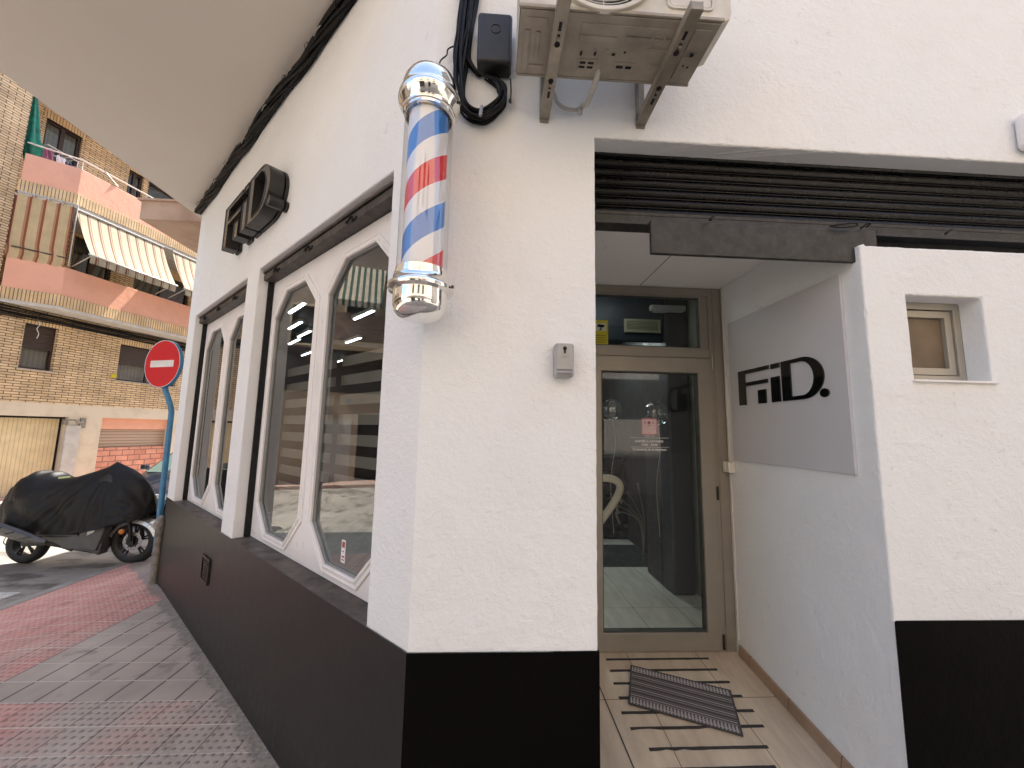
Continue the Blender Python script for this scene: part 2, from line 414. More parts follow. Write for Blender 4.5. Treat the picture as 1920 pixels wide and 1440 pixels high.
# ================================================================ GROUND
def road_mat():
    m, nt, b, out = new_mat('asphalt'); co = obco(nt)
    a = ramp(nt, noise_(nt, co, 0.9, 6), [(0.3, (0.21, 0.195, 0.17)), (0.7, (0.31, 0.285, 0.25))])
    f = ramp(nt, noise_(nt, comb(nt, math_(nt, 'MULTIPLY', sep(nt, co)[0], 1.6), math_(nt, 'MULTIPLY', sep(nt, co)[1], 3.4)), 1.0, 6, 0.62), [(0.50, (0, 0, 0)), (0.62, (1, 1, 1))])
    c = mixc(nt, math_(nt, 'MULTIPLY', f, 0.75), a, (0.06, 0.05, 0.042))
    g = ramp(nt, noise_(nt, co, 220, 2), [(0.3, (0.75,)*3), (0.7, (1.2,)*3)])
    mm = nt.nodes.new('ShaderNodeMix'); mm.data_type = 'RGBA'; mm.blend_type = 'MULTIPLY'; mm.inputs[0].default_value = 1
    nt.links.new(c, mm.inputs[6]); nt.links.new(g, mm.inputs[7])
    nt.links.new(mm.outputs[2], b.inputs['Base Color']); b.inputs['Roughness'].default_value = 0.8
    bump(nt, b, noise_(nt, co, 180, 3), 0.5, 0.004)
    return m
def pave_mat():
    m, nt, b, out = new_mat('pavers'); co = obco(nt); s = sep(nt, co); X, Y = s[0], s[1]
    # masks by position
    plain = math_(nt, 'MULTIPLY', math_(nt, 'GREATER_THAN', X, -3.06), math_(nt, 'GREATER_THAN', Y, 2.66))
    # joints
    def joint(v, per, w, sh=0.0):
        f = math_(nt, 'FRACT', math_(nt, 'DIVIDE', math_(nt, 'ADD', v, 50*per+sh), per))
        d = math_(nt, 'MULTIPLY', math_(nt, 'MINIMUM', f, math_(nt, 'SUBTRACT', 1.0, f)), per)
        return math_(nt, 'LESS_THAN', d, w)
    wob = math_(nt, 'MULTIPLY', math_(nt, 'SUBTRACT', noise_(nt, co, 6, 2), 0.5), 0.006)
    Xw, Yw = math_(nt, 'ADD', X, wob), math_(nt, 'ADD', Y, wob)
    row = math_(nt, 'FLOOR', math_(nt, 'DIVIDE', math_(nt, 'ADD', Yw, 20-2.66), 0.2))
    half = math_(nt, 'MULTIPLY', math_(nt, 'MODULO', row, 2.0), 0.2)
    jp = math_(nt, 'MAXIMUM', joint(Yw, 0.2, 0.0045, 20-2.66), joint(math_(nt, 'ADD', Xw, 0.06), 0.2, 0.0065))
    jt = math_(nt, 'MAXIMUM', joint(Yw, 0.2, 0.003, 20-2.66), joint(Xw, 0.2, 0.003, 3.06))
    J = math_(nt, 'ADD', math_(nt, 'MULTIPLY', jp, plain), math_(nt, 'MULTIPLY', jt, math_(nt, 'SUBTRACT', 1.0, plain)))
    # raised studs
    def cell(v, per): 
        f = math_(nt, 'FRACT', math_(nt, 'DIVIDE', math_(nt, 'ADD', v, 50*per), per)); return math_(nt, 'MULTIPLY', math_(nt, 'SUBTRACT', f, 0.5), per)
    p = 0.0445
    cx, cy = cell(X, p), cell(Y, p)
    dd = math_(nt, 'SQRT', math_(nt, 'ADD', math_(nt, 'MULTIPLY', cx, cx), math_(nt, 'MULTIPLY', cy, cy)))
    stud = ramp(nt, math_(nt, 'DIVIDE', dd, 0.0155), [(0.35, (1, 1, 1)), (0.95, (0, 0, 0))])
    stud = math_(nt, 'MULTIPLY', stud, math_(nt, 'SUBTRACT', 1.0, plain))
    # colours
    grey = ramp(nt, noise_(nt, co, 2.0, 6), [(0.3, (0.35, 0.295, 0.245)), (0.72, (0.56, 0.48, 0.40))])
    tilev = nt.nodes.new('ShaderNodeTexWhiteNoise'); tilev.noise_dimensions = '2D'
    nt.links.new(comb(nt, math_(nt, 'FLOOR', math_(nt, 'DIVIDE', math_(nt, 'ADD', Xw, 20.06), 0.2)), row), tilev.inputs['Vector'])
    tv = ramp(nt, tilev.outputs[0], [(0.0, (0.94,)*3), (1.0, (1.04,)*3)])
    mm = nt.nodes.new('ShaderNodeMix'); mm.data_type = 'RGBA'; mm.blend_type = 'MULTIPLY'; mm.inputs[0].default_value = 1
    nt.links.new(grey, mm.inputs[6]); nt.links.new(tv, mm.inputs[7]); grey = mm.outputs[2]
    red = ramp(nt, noise_(nt, co, 3.0, 5), [(0.3, (0.60, 0.25, 0.205)), (0.7, (0.74, 0.38, 0.31))])
    rn = noise_(nt, co, 1.6, 5, 0.6)
    rx = ramp(nt, math_(nt, 'ADD', math_(nt, 'MULTIPLY', X, -0.25), math_(nt, 'MULTIPLY', rn, 1.3)), [(1.05, (0, 0, 0)), (1.35, (1, 1, 1))])
    rx = ramp(nt, math_(nt, 'MULTIPLY', math_(nt, 'ADD', math_(nt, 'MULTIPLY', X, -0.25), math_(nt, 'MULTIPLY', rn, 1.3)), 0.5), [(0.56, (0, 0, 0)), (0.74, (1, 1, 1))])
    redf = math_(nt, 'MULTIPLY', rx, math_(nt, 'SUBTRACT', 1.0, plain))
    c = mixc(nt, math_(nt, 'MULTIPLY', redf, 0.82), grey, red)
    # stud shading put into the colour: a darker spot on each
    c = mixc(nt, math_(nt, 'MULTIPLY', stud, 0.33), c, (0.11, 0.08, 0.07))
    jx = math_(nt, 'MULTIPLY', joint(Yw, 0.2, 0.004, 20-2.66), 1.0)
    c = mixc(nt, math_(nt, 'MULTIPLY', J, 0.8), c, (0.05, 0.04, 0.033))
    c = mixc(nt, math_(nt, 'MULTIPLY', jx, 0.8), c, (0.72, 0.65, 0.56))
    # cement strip along the foot of the wall
    dist = math_(nt, 'ADD', math_(nt, 'MULTIPLY', math_(nt, 'ADD', X, 0.272), -0.6872), math_(nt, 'MULTIPLY', math_(nt, 'SUBTRACT', Y, 1.5), -0.7265))
    en = math_(nt, 'MULTIPLY', math_(nt, 'SUBTRACT', noise_(nt, co, 5, 6, 0.68), 0.22), 0.22)
    cem = ramp(nt, math_(nt, 'SUBTRACT', dist, en), [(0.0, (1, 1, 1)), (0.035, (0, 0, 0))])
    cemc = ramp(nt, noise_(nt, co, 45, 5), [(0.3, (0.17, 0.155, 0.125)), (0.7, (0.36, 0.33, 0.28))])
    c = mixc(nt, math_(nt, 'MULTIPLY', cem, 0.85), c, cemc)
    stain = ramp(nt, noise_(nt, co, 4.5, 6, 0.62), [(0.60, (0, 0, 0)), (0.68, (1, 1, 1))])
    c = mixc(nt, math_(nt, 'MULTIPLY', stain, 0.38), c, (0.08, 0.065, 0.052))
    nt.links.new(c, b.inputs['Base Color']); b.inputs['Roughness'].default_value = 0.72
    nc = math_(nt, 'SUBTRACT', 1.0, cem)
    h = math_(nt, 'SUBTRACT', math_(nt, 'MULTIPLY', math_(nt, 'MULTIPLY', stud, nc), 1.0), math_(nt, 'MULTIPLY', math_(nt, 'MULTIPLY', J, nc), 0.9))
    pr = bump(nt, b, h, 0.9, 0.006)
    bump(nt, b, noise_(nt, co, 60, 6, 0.65), 0.35, 0.006, pr)
    return m
ROAD = road_mat(); PAVE = pave_mat()
b = B(); b.quad((-150, -150, 0), (150, -150, 0), (150, 150, 0), (-150, 150, 0)); obj('road', b, ROAD, kind='structure')
def pz(x): return 0.15 if x > -3.3 else 0.022+(0.15-0.022)*(x+4.58)/(4.58-3.3)
b = B(); xs = [-4.58, -4.2, -3.8, -3.3, -2, 0, 3, 9]
for i in range(len(xs)-1):
    for y0, y1 in ((-0.6, 6), (6, 20)):
        b.quad((xs[i], y0, pz(xs[i])), (xs[i+1], y0, pz(xs[i+1])), (xs[i+1], y1, pz(xs[i+1])), (xs[i], y1, pz(xs[i])))
obj('pavement', b, PAVE, kind='structure', recalc=False)
b = B(); b.slab([(-5.9, 4.64), (-4.93, 4.637), (-4.91, 4.44), (-5.9, 4.43)], 0.0, 0.004); obj('road_marking', b, simple('road_paint', (0.5, 0.5, 0.47), 0.7, 0, 0.25, 30), kind='structure')
KERB = simple('kerb_stone', (0.30, 0.28, 0.25), 0.8, 0, 0.15, 5, 0.4, 60, 0.004)
b = B()
for i in range(len(xs)-1):
    x0, x1 = xs[i], xs[i+1]
    b.add([(x0, -0.72, 0), (x1, -0.72, 0), (x1, -0.6, 0), (x0, -0.6, 0), (x0, -0.72, pz(x0)+.004), (x1, -0.72, pz(x1)+.004), (x1, -0.6, pz(x1)+.004), (x0, -0.6, pz(x0)+.004)],
          [(0,3,2,1),(4,5,6,7),(0,1,5,4),(1,2,6,5),(2,3,7,6),(3,0,4,7)])
b.box((-4.68, -0.6, 0), (-4.58, 20, 0.026))
obj('kerb', b, KERB, kind='structure')
# pavement under the facades across the side street (local to that facade)
b = B(); b.box((-12, -1.0, 0), (14, 0.1, 0.10))
FARP = simple('far_paving', (0.36, 0.24, 0.20), 0.8, 0, 0.15, 3, 0.4, 60)
obj('far_pavement', b, FARP, M=FB, kind='structure')

# ================================================================ SHOP BUILDING
shop = thing('shop_building', 'white rendered corner building with black base, diagonal shopfront and recessed doorway', 'building', (0.0, 1.5, 0.15))
SF = 4.42   # far end of the diagonal shopfront
# visible outer walls in world space
def toW(b2, M, b): 
    for v in b2.v: b.v.append(M @ v)
def merge(b, b2, M):
    o = len(b.v); b.v += [M @ v for v in b2.v]; b.f += [[i+o for i in f] for f in b2.f]; b.m += b2.m
W1 = (-2.09, 1.015, -0.285, 2.985, 0.13); W2 = (-4.10, 1.015, -2.36, 2.985, 0.13)
SOFZ = 4.36; PT = 1.015
wl = B(); g = B(); grid(g, [-SF, 0], [PT, SOFZ], [W1, W2]); merge(wl, g, FL)
g = B(); grid(g, [-0.272, 0.41], [PT, 3.05, SOFZ], []); merge(wl, g, FF)
g = B(); grid(g, [0.41, 1.555, 2.8], [3.05, SOFZ], []); merge(wl, g, FF)
for z0, z1 in ((PT, 3.05),): wl.quad((0.41, 1.5, z0), (0.41, 2.56, z0), (0.41, 2.56, z1), (0.41, 1.5, z1))
wl.quad((0.41, 1.5, 3.05), (1.555, 1.5, 3.05), (1.555, 1.7, 3.05), (0.41, 1.7, 3.05))
wl.quad((1.555, 1.5, 3.05), (2.8, 1.5, 3.05), (2.8, 1.7, 3.05), (1.555, 1.7, 3.05))
# wall right of the doorway with small window; shutter slot goes on to x = 2.8
SW = (1.742, 2.043, 2.086, 2.407, 0.085)
g = B(); gx, gz = grid(g, [1.555, 2.8], [1.112, 2.62], [SW]); merge(wl, g, FF)
zz = gz
wl.quad((1.555, 1.5, 0.15), (1.555, 2.56, 0.15), (1.555, 2.56, 1.112), (1.555, 1.5, 1.112))
for i in range(len(zz)-1): wl.quad((1.555, 1.5, zz[i]), (1.555, 2.56, zz[i]), (1.555, 2.56, zz[i+1]), (1.555, 1.5, zz[i+1]))
wl.quad((1.555, 2.56, 2.62), (1.555, 1.64, 2.62), (1.555, 1.64, 2.85), (1.555, 2.56, 2.85))
for i in range(len(gx)-1): wl.quad((gx[i], 1.5, 2.62), (gx[i+1], 1.5, 2.62), (gx[i+1], 1.7, 2.62), (gx[i], 1.7, 2.62))
g = B(); grid(g, [2.8, 9.0], [1.112, 2.62, 3.05, SOFZ], []); merge(wl, g, FF)
# side wall beyond the far corner
fc = FL @ Vector((-SF, 0, 0))
wl.quad((fc.x, fc.y, PT), (fc.x, 18, PT), (fc.x, 18, SOFZ), (fc.x, fc.y, SOFZ))
wl.quad((9.0, 1.5, 0), (9.0, 18, 0), (9.0, 18, SOFZ), (9.0, 1.5, SOFZ)); wl.quad((fc.x, 18, 0), (9.0, 18, 0), (9.0, 18, SOFZ), (fc.x, 18, SOFZ))
wall_o = obj('outer_wall', wl, WALLW, shop, bevel=0.007, seg=2)
def ragged(o, amp=0.0013):
    bm = bmesh.new(); bm.from_mesh(o.data); todo = []
    for e in bm.edges:
        if len(e.link_faces) == 2 and e.calc_face_angle(0) > R(70) and e.calc_length() > 0.08:
            big = max(e.link_faces, key=lambda f: max(abs(f.normal.y), abs(f.normal.x*0.6872+f.normal.y*0.7265))); d = (e.verts[1].co-e.verts[0].co).normalized().cross(big.normal)
            todo.append((e, d, max(2, int(e.calc_length()/0.018))))
    for e, d, n in todo:
        a, c = e.verts[0].co.copy(), e.verts[1].co.copy()
        r_ = bmesh.ops.subdivide_edges(bm, edges=[e], cuts=n)
        for v in r_['geom_inner']:
            if isinstance(v, bmesh.types.BMVert):
                v.co += d*(noise.noise(v.co*22)*amp*1.6+noise.noise(v.co*75)*amp)
    bm.to_mesh(o.data); bm.free()
ragged(wall_o)
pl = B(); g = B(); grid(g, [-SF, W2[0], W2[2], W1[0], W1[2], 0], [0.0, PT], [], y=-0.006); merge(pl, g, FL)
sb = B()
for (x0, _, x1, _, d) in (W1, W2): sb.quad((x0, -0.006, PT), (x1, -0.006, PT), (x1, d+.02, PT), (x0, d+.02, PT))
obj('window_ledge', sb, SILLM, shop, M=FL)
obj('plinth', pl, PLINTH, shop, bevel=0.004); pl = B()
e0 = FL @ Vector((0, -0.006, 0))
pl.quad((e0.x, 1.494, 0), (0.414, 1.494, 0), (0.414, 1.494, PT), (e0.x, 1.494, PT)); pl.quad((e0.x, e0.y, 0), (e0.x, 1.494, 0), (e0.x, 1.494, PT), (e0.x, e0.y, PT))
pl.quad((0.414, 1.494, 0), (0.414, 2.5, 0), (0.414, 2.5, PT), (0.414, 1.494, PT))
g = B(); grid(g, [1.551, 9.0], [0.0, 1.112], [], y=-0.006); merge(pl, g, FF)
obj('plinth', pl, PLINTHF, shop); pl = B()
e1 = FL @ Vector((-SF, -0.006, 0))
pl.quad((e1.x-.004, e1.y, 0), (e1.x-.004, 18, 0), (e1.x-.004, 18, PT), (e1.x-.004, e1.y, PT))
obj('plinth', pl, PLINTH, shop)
# thin top lips of the plinth so it reads as a coat of paint on render
# upper storeys with the overhang, plus an unseen set-back block added to cast shade
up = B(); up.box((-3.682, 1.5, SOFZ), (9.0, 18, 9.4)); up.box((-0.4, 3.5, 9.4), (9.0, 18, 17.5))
obj('upper_storeys_and_shade_block', up, [SOFFIT], shop)
b = B()
b.add([(-4.48, 4.86, 4.36), (-3.68, 4.86, 4.36), (-3.68, 12, 4.36), (-4.48, 12, 4.36), (-4.48, 4.86, 4.60), (-3.68, 4.86, 4.60), (-3.68, 12, 4.60), (-4.48, 12, 4.60)],
      [(0,3,2,1),(4,5,6,7),(0,1,5,4),(1,2,6,5),(2,3,7,6),(3,0,4,7)])
b.box((-4.51, 4.83, 4.60), (-3.68, 12.03, 4.625))
obj('balcony_slab', b, stucco('balcony_render', (0.50, 0.36, 0.27), (0.30, 0.19, 0.13), coarse=0.3, stainamt=0.8), shop)
# alcove ceiling: front beam and panelled ceiling behind
b = B(); b.box((0.3, 1.62, 2.785), (1.7, 1.885, 2.95)); b.box((0.3, 1.885, 2.80), (1.7, 2.60, 2.95)); b.box((0.3, 1.62, 2.95), (2.8, 1.72, 3.3))
obj('alcove_ceiling', b, SMOOTHW, shop)
b = B(); b.box((0.985, 1.89, 2.798), (0.989, 2.5, 2.8005)); obj('ceiling_joint', b, simple('joint_grey', (0.2, 0.19, 0.18), 0.9), shop)
# entrance floor
def tile_mat(name, c1, c2, bw, bh, shx, shy, rough=0.4, grout=(0.16, 0.13, 0.10)):
    m, nt, b_, out = new_mat(name); co = obco(nt); s = sep(nt, co)
    vec = comb(nt, math_(nt, 'ADD', s[0], shx), math_(nt, 'ADD', s[1], shy))
    t = nt.nodes.new('ShaderNodeTexBrick'); nt.links.new(vec, t.inputs['Vector']); t.offset = 0.0
    t.inputs['Scale'].default_value = 1; t.inputs['Brick Width'].default_value = bw; t.inputs['Row Height'].default_value = bh
    t.inputs['Mortar Size'].default_value = 0.0018; t.inputs['Mortar Smooth'].default_value = 0; t.inputs['Bias'].default_value = 0
    t.inputs['Color1'].default_value = (0.92, 0.92, 0.92, 1); t.inputs['Color2'].default_value = (1, 1, 1, 1); t.inputs['Mortar'].default_value = (*grout, 1)
    st = noise_(nt, comb(nt, math_(nt, 'MULTIPLY', s[0], 7), math_(nt, 'MULTIPLY', s[1], 1.6), 0), 2.2, 7, 0.62)
    base = ramp(nt, st, [(0.3, c1), (0.68, c2)])
    mm = nt.nodes.new('ShaderNodeMix'); mm.data_type = 'RGBA'; mm.blend_type = 'MULTIPLY'; mm.inputs[0].default_value = 1
    nt.links.new(base, mm.inputs[6]); nt.links.new(t.outputs[0], mm.inputs[7])
    nt.links.new(mm.outputs[2], b_.inputs['Base Color']); b_.inputs['Roughness'].default_value = rough
    bump(nt, b_, math_(nt, 'SUBTRACT', math_(nt, 'MULTIPLY', noise_(nt, co, 30, 3), 0.2), t.outputs['Fac']), 0.3, 0.002)
    return m
TILE = tile_mat('entrance_tile', (0.46, 0.37, 0.27), (0.64, 0.53, 0.40), 0.43, 0.56, 10.75-0.857, 11.2-2.187)
b = B(); b.box((0.41, 1.515, -0.14), (1.56, 2.58, 0.0)); obj('entrance_floor', b, TILE, shop, M=FS)
b = B(); b.box((0.647, 1.516, 0.0005), (0.653, 1.80, 0.002)); b.add([(0.647, 1.8, .0015), (0.653, 1.8, .0015), (0.625, 2.27, .0015), (0.619, 2.27, .0015)], [(0, 1, 2, 3)])
obj('floor_joint', b, simple('black_joint', (0.02, 0.02, 0.02), 0.5), shop, M=FS)
b = B(); b.box((1.543, 1.515, 0.0), (1.556, 2.50, 0.062)); SKIRT = tile_mat('skirting_tile', (0.26, 0.17, 0.11), (0.40, 0.28, 0.19), 2.0, 0.30, 4, 3)
obj('skirting', b, SKIRT, shop, M=FS, bevel=0.002)
b = B(); b.box((0.41, 1.494, 0.0), (1.555, 1.515, 0.345)); obj('door_step', b, SKIRT, shop)

# ---- window panels with elongated octagons
def octo(cx, w, z0, z1, ch, cv, off=0.0):
    L = math.hypot(ch, cv); nx, nz = cv/L, ch/L
    hw = w/2; c = nx*(hw-ch)+nz*z1
    xt = (c+off-nz*(z1+off))/nx; zr = (c+off-nx*(hw+off))/nz
    cB = nx*(hw-ch)-nz*z0; xb = (cB+off+nz*(z0-off))/nx; zb = (nx*(hw+off)-cB-off)/nz
    return [(cx-xb, z0-off), (cx+xb, z0-off), (cx+hw+off, zb), (cx+hw+off, zr), (cx+xt, z1+off), (cx-xt, z1+off), (cx-hw-off, zr), (cx-hw-off, zb)]
def shop_window(x0, x1, centres, w=0.70):
    zb, zt = PT+0.004, 2.9
    pd = 0.108
    fr = B()
    bounds = [x0+0.022] + [(a+b_)/2 for a, b_ in zip(centres[:-1], centres[1:])] + [x1-0.012]
    for k, cx in enumerate(centres):
        a, c = bounds[k], bounds[k+1]
        o = octo(cx, w, 1.088, 2.775, 0.188, 0.180, 0.0)
        P = [(p[0], pd, p[1]) for p in o]
        A, Bq, C_, D = (a, pd, zb), (c, pd, zb), (c, pd, zt), (a, pd, zt)
        fr.quad(A, Bq, P[1], P[0]); fr.quad(Bq, C_, P[3], P[2]); fr.quad(C_, D, P[5], P[4]); fr.quad(D, A, P[7], P[6])
        fr.add([Bq, P[2], P[1]], [(0, 1, 2)]); fr.add([C_, P[4], P[3]], [(0, 1, 2)]); fr.add([D, P[6], P[5]], [(0, 1, 2)]); fr.add([A, P[0], P[7]], [(0, 1, 2)])
    wpart = obj('window', fr, WHITEP, shop, M=FL)
    for cx in centres:
        prof = [(0.046, 0.0), (0.046, -0.006), (0.041, -0.010), (0.034, -0.010), (0.030, -0.004), (0.020, -0.004), (0.015, -0.012), (0.006, -0.013), (0.0, -0.009), (-0.001, 0.002)]
        md = B(); loops = [octo(cx, w, 1.088, 2.775, 0.188, 0.180, d) for d, y in prof]
        md.sweep([[(p[0], pd+y, p[1]) for p in lp] for lp, (d, y) in zip(loops, prof)])
        obj('moulding', md, WHITEP, wpart, M=FL, bevel=0.0012)
        lin = [octo(cx, w, 1.088, 2.775, 0.188, 0.180, d) for d in (-0.0005, -0.001, -0.005, -0.006)]
        md = B(); md.sweep([[(p[0], pd+y, p[1]) for p in lp] for lp, y in zip(lin, (0.002, 0.010, 0.011, 0.024))])
        obj('glazing_bead', md, SEALG, wpart, M=FL)
        gl = B(); o = octo(cx, w, 1.088, 2.775, 0.188, 0.180, -0.004); gl.add([(p[0], pd+0.017, p[1]) for p in o], [tuple(range(8))])
        obj('pane', gl, GLASS, wpart, M=FL)
    # rolled shutter in the head of the opening
    sh = B()
    prof = []
    for k in range(3):
        z = 2.955+k*0.03
        prof += [(0.085, z), (0.075, z+0.008), (0.075, z+0.02), (0.085, z+0.028)]
    for i in range(len(prof)-1):
        sh.quad((x0, prof[i][0], prof[i][1]), (x1, prof[i][0], prof[i][1]), (x1, prof[i+1][0], prof[i+1][1]), (x0, prof[i+1][0], prof[i+1][1]))
    shp = obj('roller_shutter', sh, BLACKM, shop, M=FL)
    r_ = B(); r_.box((x0+0.004, 0.036, 2.903), (x1-0.004, 0.106, 2.950)); r_.box((x0+0.004, 0.028, 2.958), (x1-0.004, 0.055, 2.972))
    obj('bottom_rail', r_, RAILB, shp, M=FL, bevel=0.003)
    for xa, xb in ((x0+0.001, x0+0.018), (x1-0.011, x1-0.001)):
        r_ = B(); r_.box((xa, 0.07, zb), (xb, 0.112, 2.957)); obj('guide_rail', r_, DARK, shp, M=FL)
    n = 3
    for k in range(n):
        hk = B()
        xx = x0+(x1-x0)*(0.15+0.3*k)
        hk.tube([(xx-0.07, 0.04, 2.94), (xx-0.03, 0.025, 2.905), (xx+0.005, 0.028, 2.935), (xx+0.03, 0.028, 2.895), (xx+0.06, 0.035, 2.92)], 0.0055, 6, 4)
        obj('hook', hk, BLACKM, shp, M=FL, smooth=True)
    return wpart
shop_window(W1[0], W1[2], [-1.62, -0.745])
shop_window(W2[0], W2[2], [-3.63, -2.765])

# ---- small high window right of the doorway
sw = B(); x0, z0, x1, z1 = SW[:4]
sw.ringprism([(x0, z0), (x1, z0), (x1, z1), (x0, z1)], [(x0+.03, z0+.035), (x1-.03, z0+.035), (x1-.03, z1-.03), (x0+.03, z1-.03)], 0.085, 0.135)
swo = obj('small_window', sw, ALUL, shop, M=FF, bevel=0.002)
sw = B(); sw.ringprism([(x0+.034, z0+.039), (x1-.034, z0+.039), (x1-.034, z1-.034), (x0+.034, z1-.034)], [(x0+.065, z0+.07), (x1-.065, z0+.07), (x1-.065, z1-.065), (x0+.065, z1-.065)], 0.093, 0.14)
obj('sash', sw, ALUL, swo, M=FF, bevel=0.002)
sw = B(); sw.box((x0+.066, 0.110, z0+.071), (x1-.066, 0.115, z1-.066)); obj('pane', sw, FROST, swo, M=FF)
sw = B(); sw.box((x0-.1, .142, z0-.1), (x1+.1, .15, z1+.1)); obj('gap_seal', sw, DARK, swo, M=FF)  # dark sheet added behind the frame to stop light leaking in
sw = B(); sw.box((x0-0.01, -0.014, z0-0.008), (x1+0.012, 0.095, z0+0.001)); obj('sill', sw, WHITEP, swo, M=FF, bevel=0.002)
sw = B(); sw.box((1.90, 0.0835, z0+.012), (1.915, 0.085, z0+.015)); obj('drain_slot', sw, DARK, swo, M=FF)

# ---- doorway roller shutter
sh = B(); prof = []; zt = 3.07; z = 2.757; ps = 0.0465/0.0745
while z < zt:
    prof += [(0.085+q[0], z+q[1]*ps) for q in ((0.018, 0), (0.006, 0.006), (0.0, 0.02), (-0.001, 0.032), (0.001, 0.044), (0.007, 0.056), (0.016, 0.060), (0.016, 0.065), (0.008, 0.067), (0.008, 0.072))]
    z += 0.0465
for i in range(len(prof)-1):
    sh.quad((0.412, prof[i][0], prof[i][1]), (2.79, prof[i][0], prof[i][1]), (2.79, prof[i+1][0], prof[i+1][1]), (0.412, prof[i+1][0], prof[i+1][1]))
shp = obj('roller_shutter', sh, BLACKM, shop, M=FF, smooth=True, autosm=30)
r_ = B(); r_.box((0.412, 0.078, 2.700), (2.79, 0.112, 2.757)); r_.box((0.412, 0.040, 2.690), (2.79, 0.112, 2.700)); r_.box((0.412, 0.076, 2.752), (2.79, 0.080, 2.768))
obj('bottom_rail', r_, BLACKMAT, shp, M=FF, bevel=0.002)
r_ = B(); r_.box((0.655, 0.024, 2.555), (1.662, 0.044, 2.703)); obj('rail_board', r_, BLACKMAT, shp, M=FF, bevel=0.003)
r_ = B(); r_.box((1.56, 0.09, 2.60), (2.79, 0.12, 2.70)); obj('gap_lining', r_, DARK, shp, M=FF)
for pts, r0 in (([(0.93, 0.02, 2.735), (0.915, 0.0, 2.718), (0.90, 0.0, 2.70)], 0.006), ([(1.45, 0.02, 2.712), (1.48, -0.005, 2.708), (1.54, -0.005, 2.716), (1.55, 0.0, 2.708), (1.50, 0.0, 2.697), (1.46, 0.01, 2.702), (1.45, 0.02, 2.712)], 0.0035), ([(1.585, 0.02, 2.705), (1.60, 0.0, 2.72), (1.615, 0.0, 2.722), (1.605, 0.01, 2.708)], 0.004), ([(2.02, 0.03, 2.725), (1.985, 0.0, 2.712), (1.955, 0.0, 2.69)], 0.005)):
    hk = B(); hk.tube(pts, r0, 6, 4); obj('hook', hk, DARK, shp, M=FF, smooth=True)
for x, z in ((1.26, 2.722), (1.73, 2.715), (1.72, 2.728), (1.33, 2.712)):
    r_ = B(); r_.lathe([(0, 0), (0.007, 0), (0.007, 0.002), (0, 0.002)], 14, Matrix.Translation((x, 0.078, z)) @ Matrix.Rotation(R(90), 4, 'X')); obj('bolt_hole', r_, DARK, shp, M=FF)

# ---- glazed entrance door
fr = B(); zf = 0.478
fr.ringprism([(0.415, zf), (1.553, zf), (1.553, 2.797), (0.415, 2.797)], [(0.50, zf+.012), (1.458, zf+.012), (1.458, 2.745), (0.50, 2.745)], 1.0, 1.06)
fr.box((0.50, 1.004, 2.312), (1.458, 1.056, 2.372))
fr.ringprism([(0.50, 2.372), (1.458, 2.372), (1.458, 2.745), (0.50, 2.745)], [(0.53, 2.384), (1.402, 2.384), (1.402, 2.735), (0.53, 2.735)], 1.012, 1.05)
fr.box((1.485, 0.993, zf), (1.49, 1.0, 2.797))
door = obj('door_frame', fr, ALU, shop, M=FF, bevel=0.003)
lf = B()
lf.ringprism([(0.505, zf+.014), (1.455, zf+.014), (1.455, 2.308), (0.505, 2.308)], [(0.715, 0.594), (1.366, 0.594), (1.366, 2.208), (0.715, 2.208)], 0.988, 1.045)
obj('door_leaf', lf, ALU, door, M=FF, bevel=0.004)
gk = B(); gk.ringprism([(0.715, 0.594), (1.366, 0.594), (1.366, 2.208), (0.715, 2.208)], [(0.722, 0.601), (1.359, 0.601), (1.359, 2.201), (0.722, 2.201)], 1.0, 1.04); gk.ringprism([(0.53, 2.384), (1.402, 2.384), (1.402, 2.735), (0.53, 2.735)], [(0.536, 2.39), (1.396, 2.39), (1.396, 2.729), (0.536, 2.729)], 1.02, 1.045)
obj('gap_seal', gk, simple('seal_grey', (0.05, 0.055, 0.05), 0.6), door, M=FF)
g = B(); g.quad((0.72, 1.018, 0.60), (1.361, 1.018, 0.60), (1.361, 1.018, 2.202), (0.72, 1.018, 2.202)); obj('door_pane', g, DGLASS, door, M=FF)
g = B(); g.quad((0.534, 1.03, 2.388), (1.398, 1.03, 2.388), (1.398, 1.03, 2.731), (0.534, 1.03, 2.731)); obj('transom_pane', g, DGLASS, door, M=FF)
for z in (2.235, 1.39, 0.50):
    hg = B(); hg.tube([(1.462, 0.982, z), (1.462, 0.982, z+0.085)], 0.0065, 10); obj('hinge', hg, BLACKMAT if z != 2.235 else ALUL, door, M=FF)

# ---- room behind the glass
INTW = simple('interior_dark_paint', (0.010, 0.011, 0.013), 0.6, 0, 0.05, 3)
INTN = simple('navy_ceiling', (0.035, 0.045, 0.055), 0.5, 0, 0.05, 3)
INTL = simple('pale_green_wall', (0.30, 0.31, 0.25), 0.6, 0, 0.04, 3)
PLANK = tile_mat('interior_floor_tile', (0.56, 0.54, 0.48), (0.80, 0.77, 0.70), 0.34, 0.9, 5, 5, 0.3)
poly = [(-0.25, 1.65), (0.40, 1.56), (0.40, 2.57), (1.85, 2.57), (1.85, 8.0), (-3.40, 8.0), (-3.40, 4.62)]
b = B(); b.slab(poly, 0.38, 0.48); ro = obj('interior_floor', b, PLANK, shop)
b = B(); b.slab([(-0.6, 4.0), (1.75, 4.0), (1.75, 4.75), (-0.6, 4.75)], 0.48, 0.486); obj('floor_inlay', b, simple('teal_black_floor', (0.02, 0.03, 0.032), 0.35), shop)
b = B(); b.slab(poly, 3.02, 3.10); obj('interior_ceiling', b, INTN, shop)
